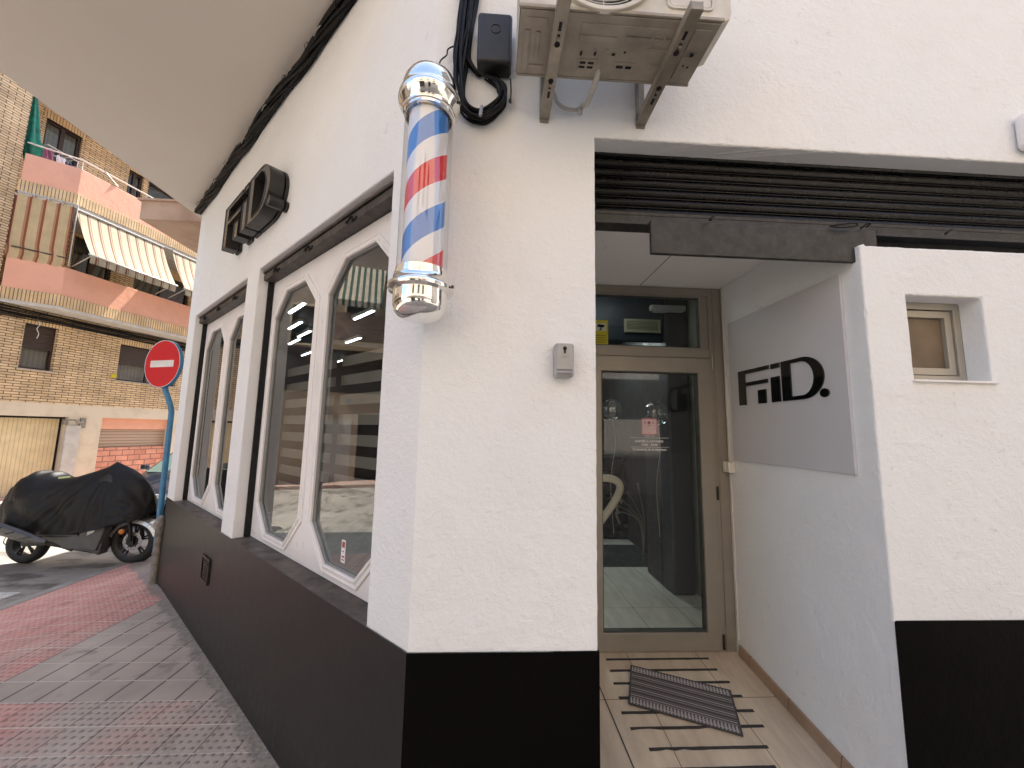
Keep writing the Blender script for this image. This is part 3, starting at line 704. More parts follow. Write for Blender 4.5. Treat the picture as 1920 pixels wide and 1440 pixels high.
b = B(); b.box((-3.42, 7.9, 0.3), (1.9, 8.0, 3.05)); b.box((-3.42, 4.62, 0.3), (-3.38, 8.0, 3.05))
obj('interior_wall', b, INTW, shop)
b = B(); b.box((1.76, 2.58, 0.3), (1.86, 3.95, 3.05)); obj('partition_wall', b, INTL, shop); b = B(); b.box((1.76, 3.95, 0.3), (1.86, 8.0, 3.05)); obj('interior_wall', b, INTW, shop)
b = B(); b.box((0.42, 3.35, 2.63), (1.82, 3.43, 3.02)); obj('bulkhead', b, INTN, shop)
b = B(); b.box((1.54, 3.31, 0.48), (1.735, 3.86, 3.02)); obj('column', b, simple('dark_grey_column', (0.045, 0.043, 0.042), 0.5), shop, bevel=0.02)

# zebra roller blinds inside the big windows
BLINDM = stripe_mat('blind_fabric', 2, 0.10, [(0.0, (0.30, 0.275, 0.235)), (1.0, (0.30, 0.275, 0.235))], 0.85, trans=0.25)
for cx, nm in ((-1.62, 'second'), (-0.745, 'first')):
    b = B()
    for k in range(8):
        z = 1.34+k*0.12; b.box((cx-0.40, 0.24, z), (cx+0.40, 0.243, z+0.062))
    o = obj('roller_blind', b, BLINDM, None, M=FL)
    tag(o, 'pale banded roller blind behind the octagon pane nearest the barber pole' if nm == 'first' else 'pale banded roller blind behind the left octagon pane of the larger shop window', 'blind', 'banded blinds in the shop window')
# ceiling tubes; the last two are added to brighten the door area
TUBE = emit_mat('led_tube', (0.85, 0.95, 1.0), 6.0)
spots = [(-1.37, 4.07, -48), (-1.9, 5.3, -48), (-2.80, 7.1, -48), (-1.98, 3.91, -48), (-2.33, 4.6, -48), (-2.42, 5.02, -48), (-2.78, 5.50, -48), (-3.02, 6.4, -48), (0.1, 3.5, 90), (0.9, 3.05, 0)]
LAB = ['highest in the pane nearest the barber pole', 'second down in the pane nearest the barber pole', 'lowest in the pane nearest the barber pole', 'highest in the second pane of the large window', 'second down in the second pane of the large window', 'longest bar in the second pane of the large window', 'fourth down in the second pane of the large window', 'lowest in the second pane of the large window', 'added for fill over the room behind the white pillar', 'added for fill just inside the glass door']
proto = None
for (x, y, a), lb in zip(spots, LAB):
    M = Matrix.Translation((x, y, 2.985)) @ Matrix.Rotation(R(a), 4, 'Z')
    if proto is None:
        proto = thing('ceiling_light', 'slim white ceiling light '+lb, 'light', M, 'slim ceiling lights inside the shop')
        b = B(); b.box((-0.24, -0.028, 0.0), (0.24, 0.028, 0.035)); obj('housing', b, TRUNK, proto, M=M)
        b = B(); b.box((-0.23, -0.011, -0.008), (0.23, 0.011, 0.0)); obj('diffuser', b, TUBE, proto, M=M)
    else: copy_tree(proto, M, 'slim white ceiling light '+lb)
b = B(); b.box((0.85, 4.7, 3.0), (1.45, 5.3, 3.018)); tag(obj('light_panel', b, emit_mat('panel_light', (0.9, 1.0, 1.0), 3.5)), 'square bright ceiling panel seen just above the transom bar', 'light')
t = thing('emergency_light', 'pale emergency light high on the dark bulkhead behind the transom', 'light', (1.62, 3.33, 2.93))
b = B(); b.box((1.40, 3.29, 2.90), (1.72, 3.35, 2.95)); obj('housing', b, TRUNK, t, bevel=0.012)
b = B(); b.box((1.43, 3.27, 2.885), (1.69, 3.34, 2.90)); obj('diffuser', b, BOARD, t, bevel=0.006)
t = thing('air_grille', 'cream rectangular air grille on the dark bulkhead behind the transom', 'vent', (1.33, 3.34, 2.78))
b = B(); b.ringprism([(1.17, 2.70), (1.50, 2.70), (1.50, 2.82), (1.17, 2.82)], [(1.19, 2.72), (1.48, 2.72), (1.48, 2.80), (1.19, 2.80)], 3.33, 3.348)
obj('frame', b, simple('cream_plastic', (0.42, 0.40, 0.27), 0.5), t)
b = B()
for k in range(6): b.box((1.19, 3.336, 2.722+k*0.013), (1.48, 3.346, 2.730+k*0.013))
obj('slat', b, MATS['cream_plastic'], t)
# chair with a pale curved arm just inside the door
t = thing('salon_chair', 'white salon chair with a curved tubular arm just inside the glass door', 'chair', (0.72, 3.3, 0.48))
CH = simple('pale_chair_shell', (0.75, 0.66, 0.52), 0.35)
b = B(); b.tube([(0.60, 3.2, 1.44), (0.85, 3.2, 1.435), (1.0, 3.2, 1.43), (1.065, 3.2, 1.375), (1.03, 3.2, 1.27), (0.90, 3.2, 1.09), (0.78, 3.2, 0.95)], 0.03, 12, 6); obj('armrest', b, CH, t, smooth=True)
b = B(); b.box((0.35, 3.2, 0.92), (0.80, 3.75, 1.02)); obj('seat', b, CH, t, bevel=0.03)
b = B(); b.box((0.28, 3.2, 1.0), (0.38, 3.75, 1.75)); obj('backrest', b, CH, t, bevel=0.04)
b = B(); b.tube([(0.60, 3.48, 0.48), (0.60, 3.48, 0.95)], 0.035, 16); b.lathe([(0, 0.48), (0.25, 0.48), (0.24, 0.50), (0.05, 0.52)], 32, Matrix.Translation((0.6, 3.48, 0))); obj('pedestal', b, CHROME, t, smooth=True, autosm=40)
# black desk
t = thing('black_desk', 'black reception desk in the dark room behind the glass door', 'desk', (0.9, 5.3, 0.48))
b = B(); b.box((0.75, 5.0, 0.48), (1.80, 5.5, 1.5)); obj('body', b, simple('desk_black', (0.006, 0.006, 0.007), 0.25), t, bevel=0.01)
b = B(); b.box((0.70, 4.95, 1.50), (1.82, 5.55, 1.54)); obj('worktop', b, simple('desk_top', (0.03, 0.033, 0.035), 0.15), t, bevel=0.004)
t = thing('laptop', 'open grey laptop on the black reception desk', 'laptop', (0.98, 5.2, 1.54))
M = Matrix.Translation((1.02, 5.15, 1.54)) @ Matrix.Rotation(R(25), 4, 'Z')
b = B(); b.box((-0.17, -0.12, 0.0), (0.17, 0.12, 0.015)); obj('keyboard_base', b, KEYM, t, M=M, bevel=0.003)
b = B(); b.box((-0.17, 0.0, 0.0), (0.17, 0.012, 0.23)); obj('screen', b, KEYM, t, M=M @ Matrix.Translation((0, 0.115, 0.015)) @ Matrix.Rotation(R(-18), 4, 'X'), bevel=0.003)
# dried stems
t = thing('dried_stems', 'pale dried grass stems standing before the dark column', 'plant', (1.42, 3.6, 0.62))
for k in range(5):
    b = B(); a = R(-70+k*22); 
    b.tube([(1.42, 3.65, 0.62), (1.42-0.05*math.sin(a+1.2), 3.6, 1.0), (1.42-0.22*abs(math.cos(a))*0.9-0.02*k, 3.55, 1.30-0.05*k), (1.42-0.30*math.cos(a)*0.9, 3.5, 1.36-0.09*k)], [0.003, 0.004, 0.011, 0.002], 6, 6)
    obj('stem', b, simple('dried_grass', (0.20, 0.18, 0.15), 0.8) if k == 0 else MATS['dried_grass'], t, smooth=True)
# clear foil balloons
FOIL = glass_mat('clear_foil', (0.85, 0.88, 0.9), 0.05, 1.45, 0.22, 1.0)
def balloon(x, y, z, r, lab):
    t = thing('foil_balloon', lab, 'balloon', (x, y, z), 'clear foil balloons behind the door glass')
    b = B(); n, m_ = 28, 16; vs = []; fs = []
    for i in range(m_+1):
        ph = math.pi*i/m_
        for k in range(n):
            a = 2*math.pi*k/n; rr = r*(1+0.05*math.cos(a*9)*abs(math.cos(ph))**0.5)*(1 + 0.04*noise.noise(Vector((a*3, ph*4, x))))
            vs.append((x+rr*math.sin(ph)*math.cos(a), y+rr*0.6*math.sin(ph)*math.sin(a), z+rr*math.cos(ph)))
    for i in range(m_):
        for k in range(n): fs.append((i*n+k, i*n+(k+1) % n, (i+1)*n+(k+1) % n, (i+1)*n+k))
    b.add(vs, fs); obj('foil', b, FOIL, t, smooth=True)
    b = B(); b.tube([(x, y, z-r), (x+0.02, y, z-r-0.2), (x-0.02, y, z-r-0.5), (x, y, z-r-0.9)], 0.0015, 5, 5); obj('ribbon', b, TRUNK, t)
balloon(0.993, 3.15, 1.992, 0.082, 'round clear foil balloon on the left behind the door glass')
balloon(1.389, 3.2, 1.975, 0.10, 'crumpled clear foil balloon beside the dark column')

# ================================================================ THINGS ON THE WALLS
# lettering: shapes of the mark in (x, z), height 0.21
def arc(cx, cz, rx, rz, a0, a1, n=20): return [(cx+rx*math.cos(R(a0+(a1-a0)*k/n)), cz+rz*math.sin(R(a0+(a1-a0)*k/n))) for k in range(n+1)]
def mark(k=1.0):
    F1 = [(0, 0), (0.063, 0), (0.063, 0.112), (0.256, 0.112), (0.256, 0.135), (0.063, 0.135), (0.063, 0.187), (0.268, 0.187), (0.268, 0.210), (0, 0.210)]
    S = [(0.172, 0), (0.238, 0), (0.238, 0.079), (0.172, 0.079)]
    ID = [(0.284, 0.183), (0.349, 0.183), (0.349, 0.210), (0.284, 0.210)]
    I = [(0.280, 0), (0.346, 0), (0.346, 0.138), (0.280, 0.138)]
    Do = [(0.360, 0), (0.50, 0)] + arc(0.50, 0.105, 0.124, 0.105, -80, 80) + [(0.50, 0.21), (0.360, 0.21)]
    Di = [(0.424, 0.020), (0.49, 0.020)] + arc(0.49, 0.105, 0.076, 0.085, -80, 80) + [(0.49, 0.19), (0.424, 0.19)]
    dot = arc(0.620, 0.020, 0.025, 0.021, 0, 345, 23)
    f = lambda P: [(x*k, z*k) for x, z in P]
    return dict(F=[f(F1)], square=[f(S)], idot=[f(ID)], istem=[f(I)], D=(f(Do), f(Di)), dot=[f(dot)])
def add_shape(b, P, y0, y1):
    if isinstance(P, tuple): b.ringprism(P[0], P[1], y0, y1)
    else: b.prism(P[0], y0, y1)
mk = mark()
t = thing('wall_board', 'grey square board with black raised lettering on the side wall of the doorway', 'sign', FA @ Matrix.Translation((-2.0, 0, 1.65)))
b = B(); b.box((-2.425, -0.014, 1.645), (-1.595, 0.0, 2.53)); obj('panel', b, BOARD, t, M=FA, bevel=0.002)
for key, nm in (('F', 'letter'), ('square', 'letter_block'), ('idot', 'letter_dot'), ('istem', 'letter_stem'), ('D', 'letter'), ('dot', 'full_stop')):
    b = B(); add_shape(b, mk[key], -0.0215, -0.014); o = obj(nm, b, GLOSSB, t, M=FA @ Matrix.Translation((-2.33, 0, 1.985)), bevel=0.0012)
# big letters on the shopfront, standing off the wall: bodies of deep steel
def inset_front(o, w_=0.010, d_=0.006):
    bm = bmesh.new(); bm.from_mesh(o.data); ymin = min(v.co.y for v in bm.verts)
    fr_ = [f for f in bm.faces if all(abs(v.co.y-ymin) < 1e-5 for v in f.verts)]
    bmesh.ops.inset_region(bm, faces=fr_, thickness=w_, depth=0, use_even_offset=True, use_boundary=True)
    for f in fr_: f.material_index = 1
    for v in {v for f in fr_ for v in f.verts}: v.co.y += d_
    bm.to_mesh(o.data); bm.free()
k2 = 1.75
mk2 = mark(k2)
t = thing('shop_sign', 'deep black channel lettering standing off the white shopfront wall', 'sign', FL @ Matrix.Translation((-2.4, 0, 3.35)))
for key, nm in (('F', 'letter'), ('square', 'letter_block'), ('idot', 'letter_dot'), ('istem', 'letter_stem'), ('D', 'letter'), ('dot', 'full_stop')):
    M = FL @ Matrix.Translation((-2.70, 0, 3.268))
    b = B(); add_shape(b, mk2[key], -0.122, -0.032); o = obj(nm, b, [LETTERB, GLOSSB], t, M=M, bevel=0.002); inset_front(o)
    b = B(); P = mk2[key]
    add_shape(b, P, -0.022, -0.002); obj('back_plate', b, BLACKP, o, M=M @ Matrix.Translation((0.0, 0, 0.0)))
    q = P[0]; cx = sum(p[0] for p in q)/len(q); cz = sum(p[1] for p in q)/len(q)
    if key == 'D': cx = 0.39*k2
    if key == 'F': cx, cz = 0.03*k2, 0.1*k2
    b = B(); b.tube([(cx, -0.036, cz), (cx, -0.015, cz)], 0.012, 10); obj('spacer', b, BLACKP, o, M=M)

# barber pole
AX = Matrix.Translation((-0.262, 1.355, 0))
t = thing('barber_pole', 'red, white and blue striped barber pole with chrome caps on the building corner', 'barber pole', AX @ Matrix.Translation((0, 0, 2.19)))
capb = [(0, 2.190), (0.03, 2.191), (0.055, 2.196), (0.075, 2.206), (0.088, 2.222), (0.094, 2.242), (0.095, 2.262), (0.095, 2.292), (0.100, 2.294), (0.113, 2.297), (0.116, 2.305), (0.114, 2.314), (0.106, 2.322), (0.098, 2.332), (0.097, 2.345), (0.094, 2.347), (0.094, 2.358), (0.091, 2.360), (0.091, 2.372), (0.084, 2.374)]
capt = [(0.084, 3.000), (0.092, 3.002), (0.092, 3.014), (0.096, 3.016), (0.096, 3.028), (0.099, 3.031), (0.102, 3.040), (0.113, 3.052), (0.117, 3.068), (0.116, 3.082), (0.109, 3.094), (0.105, 3.10), (0.105, 3.112), (0.104, 3.125), (0.099, 3.150), (0.088, 3.175), (0.070, 3.195), (0.045, 3.209), (0.02, 3.215), (0, 3.216)]
capb = [(r_, z-0.012) for r_, z in capb]; capt = [(r_, 3.0+(z-3.0)*0.93-0.042) for r_, z in capt]
b = B(); b.lathe(capb, 72); obj('bottom_cap', b, CHROME, t, M=AX, smooth=True, autosm=50)
b = B(); b.lathe(capt, 72); obj('top_cap', b, CHROME, t, M=AX, smooth=True, autosm=50)
b = B(); b.lathe([(0.089, 2.360), (0.089, 2.960)], 72); obj('clear_cylinder', b, CYLG, t, M=AX, smooth=True)
def barber_mat():
    m, nt, bs, out = new_mat('barber_stripes'); co = obco(nt); s = sep(nt, co)
    th = math_(nt, 'ARCTAN2', s[0], math_(nt, 'MULTIPLY', s[1], -1.0))
    v = math_(nt, 'SUBTRACT', s[2], math_(nt, 'MULTIPLY', th, 0.372/(2*math.pi)))
    v = math_(nt, 'FRACT', math_(nt, 'DIVIDE', math_(nt, 'ADD', v, 4.0-2.725), 0.372))
    c = ramp(nt, v, [(0.0, (0.03, 0.19, 0.58)), (0.26, (0.78, 0.78, 0.80)), (0.5, (0.72, 0.03, 0.04)), (0.76, (0.78, 0.78, 0.80))], 'CONSTANT')
    nt.links.new(c, bs.inputs['Base Color']); bs.inputs['Roughness'].default_value = 0.3
    return m
b = B(); b.lathe([(0, 2.363), (0.073, 2.363), (0.073, 2.958), (0, 2.958)], 72); obj('striped_roll', b, barber_mat(), t, M=AX, smooth=True, autosm=40)
for z in (2.25, 3.07):
    b = B(); b.box((-0.03, 0.07, z-0.02), (0.03, 0.142, z+0.02)); b.box((-0.05, 0.136, z-0.03), (0.05, 0.144, z+0.03)); obj('bracket', b, CHROME, t, M=AX, bevel=0.003)
b = B(); b.lathe([(0, 0), (0.006, 0), (0.006, 0.006), (0, 0.006)], 12, Matrix.Translation((0.113, -0.035, 2.296)) @ Matrix.Rotation(R(70), 4, 'Z') @ Matrix.Rotation(R(90), 4, 'X')); b.lathe([(0, 0), (0.006, 0), (0.006, 0.006), (0, 0.006)], 12, Matrix.Translation((0.113, -0.03, 3.01)) @ Matrix.Rotation(R(70), 4, 'Z') @ Matrix.Rotation(R(90), 4, 'X'))
obj('screw', b, BLACKP, t, M=AX)

# key safe
t = thing('key_safe', 'small grey metal key box with a keyhole on the white pillar', 'key box', (0.273, 1.46, 2.0))
b = B(); b.box((0.236, -0.052, 2.008), (0.312, 0.0, 2.14)); obj('body', b, KEYM, t, M=FF, bevel=0.012, seg=4)
b = B(); b.box((0.243, -0.058, 2.034), (0.305, -0.050, 2.136)); obj('flap', b, KEYM, t, M=FF, bevel=0.004, seg=3)
b = B(); b.prism(arc(0.274, 2.117, 0.0075, 0.0075, -60, 240, 16)+[(0.271, 2.098), (0.277, 2.098)], -0.060, -0.0578); obj('keyhole', b, DARK, t, M=FF)
b = B(); b.tube([(0.247, -0.055, 2.026), (0.301, -0.055, 2.026)], 0.006, 12); obj('hinge', b, KEYM, t, M=FF, smooth=True)
b = B(); b.box((0.262, -0.0588, 2.0825), (0.286, -0.058, 2.0845)); obj('raised_mark', b, simple('mark_grey', (0.22, 0.22, 0.22), 0.4), t, M=FF)

# telecom junction box, cables
t = thing('junction_box', 'black telecom box at the top of the pillar beside the looped cables', 'junction box', (-0.025, 1.45, 3.24))
b = B(); b.box((-0.096, -0.085, 3.288), (0.046, -0.012, 3.518)); obj('cover', b, BLACKP, t, M=FF, bevel=0.014, seg=4)
b = B(); b.box((-0.09, -0.018, 3.30), (0.041, 0.0, 3.50)); obj('back_plate', b, BLACKP, t, M=FF, bevel=0.004)
b = B(); b.lathe([(0.019, 0), (0.022, 0), (0.022, 0.003), (0.019, 0.003)], 24, Matrix.Translation((-0.022, -0.084, 3.44)) @ Matrix.Rotation(R(90), 4, 'X'), close=True); b.box((-0.023, -0.0865, 3.427), (-0.021, -0.085, 3.453)); obj('embossed_ring', b, BLACKP, t, M=FF)
b = B(); b.tube([(0.044, -0.03, 3.27), (0.048, -0.03, 3.22), (0.047, -0.03, 3.175)], 0.0035, 6, 4); b.tube([(0.047, -0.03, 3.175), (0.043, -0.03, 3.165), (0.05, -0.03, 3.16)], 0.005, 6, 3); obj('chain', b, BLACKP, t, M=FF)
rnd = random.Random(3)
t = thing('cable_bundle', 'black cables dropping down the wall and looping beneath the telecom box', 'cables', (-0.13, 1.45, 3.1))
for k in range(22):
    a = rnd.uniform(-0.036, 0.036); d = rnd.uniform(0.006, 0.05); e = rnd.uniform(-0.014, 0.014); g_ = rnd.uniform(-0.005, 0.042)
    b = B()
    b.tube([(-0.135+a*1.1, -d, 4.0), (-0.142+a, -d, 3.75), (-0.150+a+e, -d, 3.55), (-0.163+a*0.9, -d-0.005, 3.36), (-0.155+a*0.5-g_*0.4, -d-0.008, 3.22), (-0.135+a*0.2-g_*0.3, -d-0.008, 3.125-g_*0.5), (-0.075+e, -d-0.008, 3.092-g_*0.7), (-0.02+g_*0.5, -d-0.006, 3.135-g_*0.4), (0.003+g_*0.6, -d, 3.18), (-0.008+e+g_*0.3, -d+0.002, 3.235), (-0.035+a, -min(d, 0.03), 3.28)], rnd.choice([0.0038, 0.0045, 0.0055]), 6, 6)
    obj('cable', b, CABLE, t, M=FF, smooth=True)
for k in range(9):
    a = rnd.uniform(-0.035, 0.035); d = rnd.uniform(0.006, 0.045)
    b = B(); b.tube([(-0.13+a, -d, 4.0), (-0.135+a*1.1, -d, 3.7), (-0.148+a*0.8, -d, 3.5), (-0.14+a*0.4, -d, 3.36), (-0.09+a*0.2, -d*0.6, 3.29)], 0.004, 6, 6); obj('cable', b, CABLE, t, M=FF, smooth=True)
b = B(); b.tube([(-0.13, -0.03, 3.395), (-0.19, -0.03, 3.405), (-0.222, -0.02, 3.40), (-0.226, -0.03, 3.36), (-0.245, -0.06, 3.30), (-0.25, -0.10, 3.20)], 0.0032, 6, 6); obj('cable', b, CABLE, t, M=FF, smooth=True)
b = B()
b.tube([(-0.075, -0.066, 3.06), (-0.07, -0.064, 3.105)], 0.007, 6)
obj('tie_band', b, KEYM, t, M=FF)
# bundle under the overhang along the shopfront
t = thing('eaves_cables', 'thick black cable run where the shopfront wall meets the overhang', 'cables', FL @ Matrix.Translation((-2.2, 0, 4.3)))
for k in range(24):
    a = rnd.uniform(0, 6.28); r0 = rnd.uniform(0.0, 0.036); ph = rnd.uniform(0, 6); b = B(); pts = []
    for i in range(46):
        x = -SF-0.02+i*(SF/44)
        tw = a+x*rnd.choice([1, 1])*2.2
        sag = 0.012*math.sin(x*5.5)+0.008*math.sin(x*11+ph)
        pts.append((x, -0.036+r0*math.cos(tw), 4.305+r0*1.2*math.sin(tw)+sag))
    b.tube(pts, rnd.choice([0.008, 0.010, 0.012]), 7, 2); obj('cable', b, CABLE, t, M=FL, smooth=True)
for i in range(12):
    x = -SF+0.15+i*0.37+rnd.uniform(-0.05, 0.05)
    b = B(); b.lathe([(0.044, -0.005), (0.0465, 0), (0.044, 0.005)], 16, Matrix.Translation((x, -0.038, 4.305+0.012*math.sin(x*5.5))) @ Matrix.Rotation(R(90), 4, 'Y'), close=True); obj('cable_tie', b, CABLE, t, M=FL)
for i in range(8):
    x = -SF+0.3+i*0.5+rnd.uniform(-0.1, 0.1); z = 4.285+0.012*math.sin(x*5.5)
    b = B(); b.tube([(x, -0.074, z), (x+0.05, -0.080, z+0.004), (x+0.1, -0.076, z)], 0.0045, 6, 3); obj('foil_wrap', b, SILVT, t, M=FL)

# air conditioner
AM = Matrix.Identity(4)
t = thing('air_conditioner', 'aged white outdoor air conditioning unit on steel brackets above the doorway', 'air conditioner', (0.4, 1.22, 3.15))
def rrect(x0, z0, x1, z1, r, n=5):
    P = []
    for cx, cz, a in ((x1-r, z0+r, -90), (x1-r, z1-r, 0), (x0+r, z1-r, 90), (x0+r, z0+r, 180)): P += arc(cx, cz, r, r, a, a+90, n)
    return P
ax0, ax1, ay0, ay1, az0, az1 = 0.06, 0.735, 1.10, 1.335, 3.165, 3.66
b = B()
cxg, czg, rg = 0.335, 3.345, 0.174
ci = arc(cxg, czg, rg, rg, 0, 360*23/24, 23)
# front panel with round opening
n = 24
outer = []
for (x, z) in ci:
    dx, dz = x-cxg, z-czg; k = min(((ax1-cxg) if dx > 0 else (cxg-ax0))/max(abs(dx), 1e-6), ((az1-czg) if dz > 0 else (czg-az0))/max(abs(dz), 1e-6))
    outer.append((cxg+dx*k, czg+dz*k))
for i in range(n):
    j = (i+1) % n; b.quad((outer[i][0], ay0, outer[i][1]), (outer[j][0], ay0, outer[j][1]), (ci[j][0], ay0, ci[j][1]), (ci[i][0], ay0, ci[i][1]))
    b.quad((ci[i][0], ay0, ci[i][1]), (ci[j][0], ay0, ci[j][1]), (ci[j][0], ay0+0.05, ci[j][1]), (ci[i][0], ay0+0.05, ci[i][1]))
for xx in (ax0, ax1):
    for zz_ in (az0, az1):
        pass
b.quad((ax0, ay0, az0), (ax0, ay1, az0), (ax0, ay1, az1), (ax0, ay0, az1)); b.quad((ax1, ay0, az0), (ax1, ay1, az0), (ax1, ay1, az1), (ax1, ay0, az1))
b.quad((ax0, ay0, az1), (ax1, ay0, az1), (ax1, ay1, az1), (ax0, ay1, az1)); b.quad((ax0, ay1, az0), (ax1, ay1, az0), (ax1, ay1, az1), (ax0, ay1, az1))
for (cx_, cz_) in ((ax0, az0), (ax1, az0), (ax1, az1), (ax0, az1)):
    # corner triangles left open by the radial fan
    cand = [p for p in outer if abs(p[0]-cx_) < 1e-6 or abs(p[1]-cz_) < 1e-6]
    pv = min((p for p in outer if abs(p[0]-cx_) < 1e-6), key=lambda p: abs(p[1]-cz_)); ph_ = min((p for p in outer if abs(p[1]-cz_) < 1e-6), key=lambda p: abs(p[0]-cx_))
    b.add([(cx_, ay0, cz_), (pv[0], ay0, pv[1]), (ph_[0], ay0, ph_[1])], [(0, 1, 2)])
obj('casing', b, ACW, t)
b = B()
b.ringprism(arc(cxg, czg, rg+0.012, rg+0.012, 0, 352.5, 47), arc(cxg, czg, rg-0.004, rg-0.004, 0, 352.5, 47), ay0-0.014, ay0+0.004); obj('grille_ring', b, ACW, t, bevel=0.003)
b = B()
for r_ in [0.03+0.0115*k for k in range(13)]:
    pts = [(p[0], ay0-0.006, p[1]) for p in arc(cxg, czg, r_, r_, 0, 360, 40)]; b.tube(pts, 0.0016, 5, caps=False)
for k in range(10):
    a = R(36*k); b.tube([(cxg+0.03*math.cos(a), ay0-0.004, czg+0.03*math.sin(a)), (cxg+0.171*math.cos(a+0.3), ay0-0.004, czg+0.171*math.sin(a+0.3))], 0.0018, 5)
obj('grille', b, ACW, t)
b = B(); b.lathe([(0, 0), (rg-0.003, 0), (rg-0.003, 0.02)], 32, Matrix.Translation((cxg, ay0+0.07, czg)) @ Matrix.Rotation(R(90), 4, 'X')); obj('fan_recess', b, BLACKP, t)
b = B()
for k in range(3):
    a = R(120*k+20); P = [(0.03, -0.02), (0.17, -0.07), (0.175, 0.04), (0.04, 0.03)]
    b.prism([(cxg+p[0]*math.cos(a)-p[1]*math.sin(a), czg+p[0]*math.sin(a)+p[1]*math.cos(a)) for p in P], ay0+0.03, ay0+0.036)
obj('fan_blade', b, simple('fan_grey', (0.10, 0.095, 0.09), 0.5), t)
# service panel frame at the right of the front
b = B(); b.ringprism(rrect(0.545, 3.195, 0.705, 3.64, 0.02), rrect(0.553, 3.203, 0.697, 3.632, 0.015), ay0-0.006, ay0+0.002); b.prism(rrect(0.556, 3.206, 0.694, 3.629, 0.013), ay0-0.004, ay0-0.001); obj('service_panel', b, ACW, t, bevel=0.002)
# base pan with embossing
b = B(); b.box((ax0+0.002, ay0+0.004, 3.158), (ax1-0.002, ay1-0.004, 3.166)); b.box((ax0-0.004, ay0-0.006, 3.160), (ax1+0.004, ay0+0.002, 3.172)); b.box((ax0-0.003, ay1-0.002, 3.158), (ax1+0.003, ay1+0.008, 3.18))
base = obj('base_pan', b, ACUNDER, t, bevel=0.002)
b = B()
def rib(x0, y0, x1, y1, h=0.004): b.box((x0, y0, 3.158-h), (x1, y1, 3.1585))
rib(0.085, 1.125, 0.155, 1.150); rib(0.08, 1.165, 0.10, 1.31); rib(0.105, 1.29, 0.16, 1.31); rib(0.12, 1.17, 0.135, 1.26); rib(0.27, 1.13, 0.62, 1.155); rib(0.27, 1.17, 0.40, 1.19); rib(0.43, 1.165, 0.60, 1.185); rib(0.375, 1.215, 0.385, 1.31); rib(0.285, 1.255, 0.355, 1.30); rib(0.42, 1.26, 0.50, 1.295); rib(0.52, 1.20, 0.61, 1.21); rib(0.55, 1.26, 0.63, 1.31); rib(0.655, 1.125, 0.715, 1.20); rib(0.655, 1.22, 0.70, 1.31)
b.lathe([(0.018, 0.0), (0.026, 0), (0.026, 0.005), (0.018, 0.005)], 20, Matrix.Translation((0.545, 1.165, 3.153)), close=True)
obj('embossing', b, ACUNDER, base, bevel=0.0015)
b = B()
for (x, y, w_, h_) in ((0.292, 1.263, .022, .008), (0.322, 1.263, .022, .008), (0.292, 1.28, .022, .008), (0.322, 1.28, .022, .008), (0.43, 1.27, .025, .010), (0.465, 1.27, .022, .010), (0.285, 1.225, .008, .015), (0.335, 1.225, .008, .012), (0.40, 1.225, .012, .008), (0.44, 1.215, .008, .006), (0.68, 1.205, .012, .012), (0.672, 1.25, .006, .006), (0.69, 1.255, .006, .006)):
    b.box((x, y, 3.1525), (x+w_, y+h_, 3.1538))
obj('drain_slot', b, DARK, base)
b = B(); b.prism([(ax1, 3.19), (ax1+0.045, 3.21), (ax1+0.055, 3.24), (ax1+0.055, 3.60), (ax1, 3.62)], 1.13, 1.30); obj('valve_cover', b, ACW, t, bevel=0.006)
for x in (0.192, 0.608):
    b = B(); sx = x
    b.box((sx-0.019, 1.03, 3.112), (sx+0.019, 1.497, 3.116)); b.box((sx-0.021, 1.03, 3.112), (sx-0.017, 1.497, 3.145)); b.box((sx+0.017, 1.03, 3.112), (sx+0.021, 1.497, 3.145))
    b.box((sx-0.019, 1.028, 3.112), (sx+0.019, 1.031, 3.140)); b.box((sx-0.019, 1.492, 3.10), (sx+0.019, 1.4985, 3.50)); b.box((sx-0.021, 1.455, 3.13), (sx-0.018, 1.496, 3.50))
    br = obj('bracket', b, STEEL, t, bevel=0.0015)
    b = B()
    for yy in (1.11, 1.15, 1.33, 1.37): b.slab([(sx-0.005, yy-0.014), (sx+0.005, yy-0.014), (sx+0.005, yy+0.014), (sx-0.005, yy+0.014)], 3.1105, 3.1118)
    for yy in (1.17, 1.31): b.lathe([(0, 0), (0.010, 0), (0.010, 0.0016), (0, 0.0016)], 14, Matrix.Translation((sx, yy, 3.1103)))
    obj('bolt_slot', b, DARK, br)
    b = B(); b.tube([(sx, 1.145, 3.100), (sx, 1.145, 3.16)], 0.005, 6); b.tube([(sx, 1.325, 3.104), (sx, 1.325, 3.16)], 0.005, 6); obj('bolt', b, STEEL, br)
b = B(); b.tube([(0.37, 1.30, 3.165), (0.365, 1.32, 3.13), (0.352, 1.40, 3.115), (0.345, 1.455, 3.15), (0.338, 1.462, 3.135), (0.335, 1.45, 3.115)], 0.011, 10, 8); obj('drain_hose', b, HOSE, t, smooth=True)
b = B(); pts = spline([Vector(p) for p in [(0.338, 1.462, 3.145), (0.315, 1.465, 3.14), (0.275, 1.47, 3.15), (0.245, 1.475, 3.18), (0.225, 1.48, 3.24)]], 14)
b.tube(pts, [0.0085 if i % 2 else 0.0072 for i in range(len(pts))], 10); obj('corrugated_hose', b, HOSE, t)

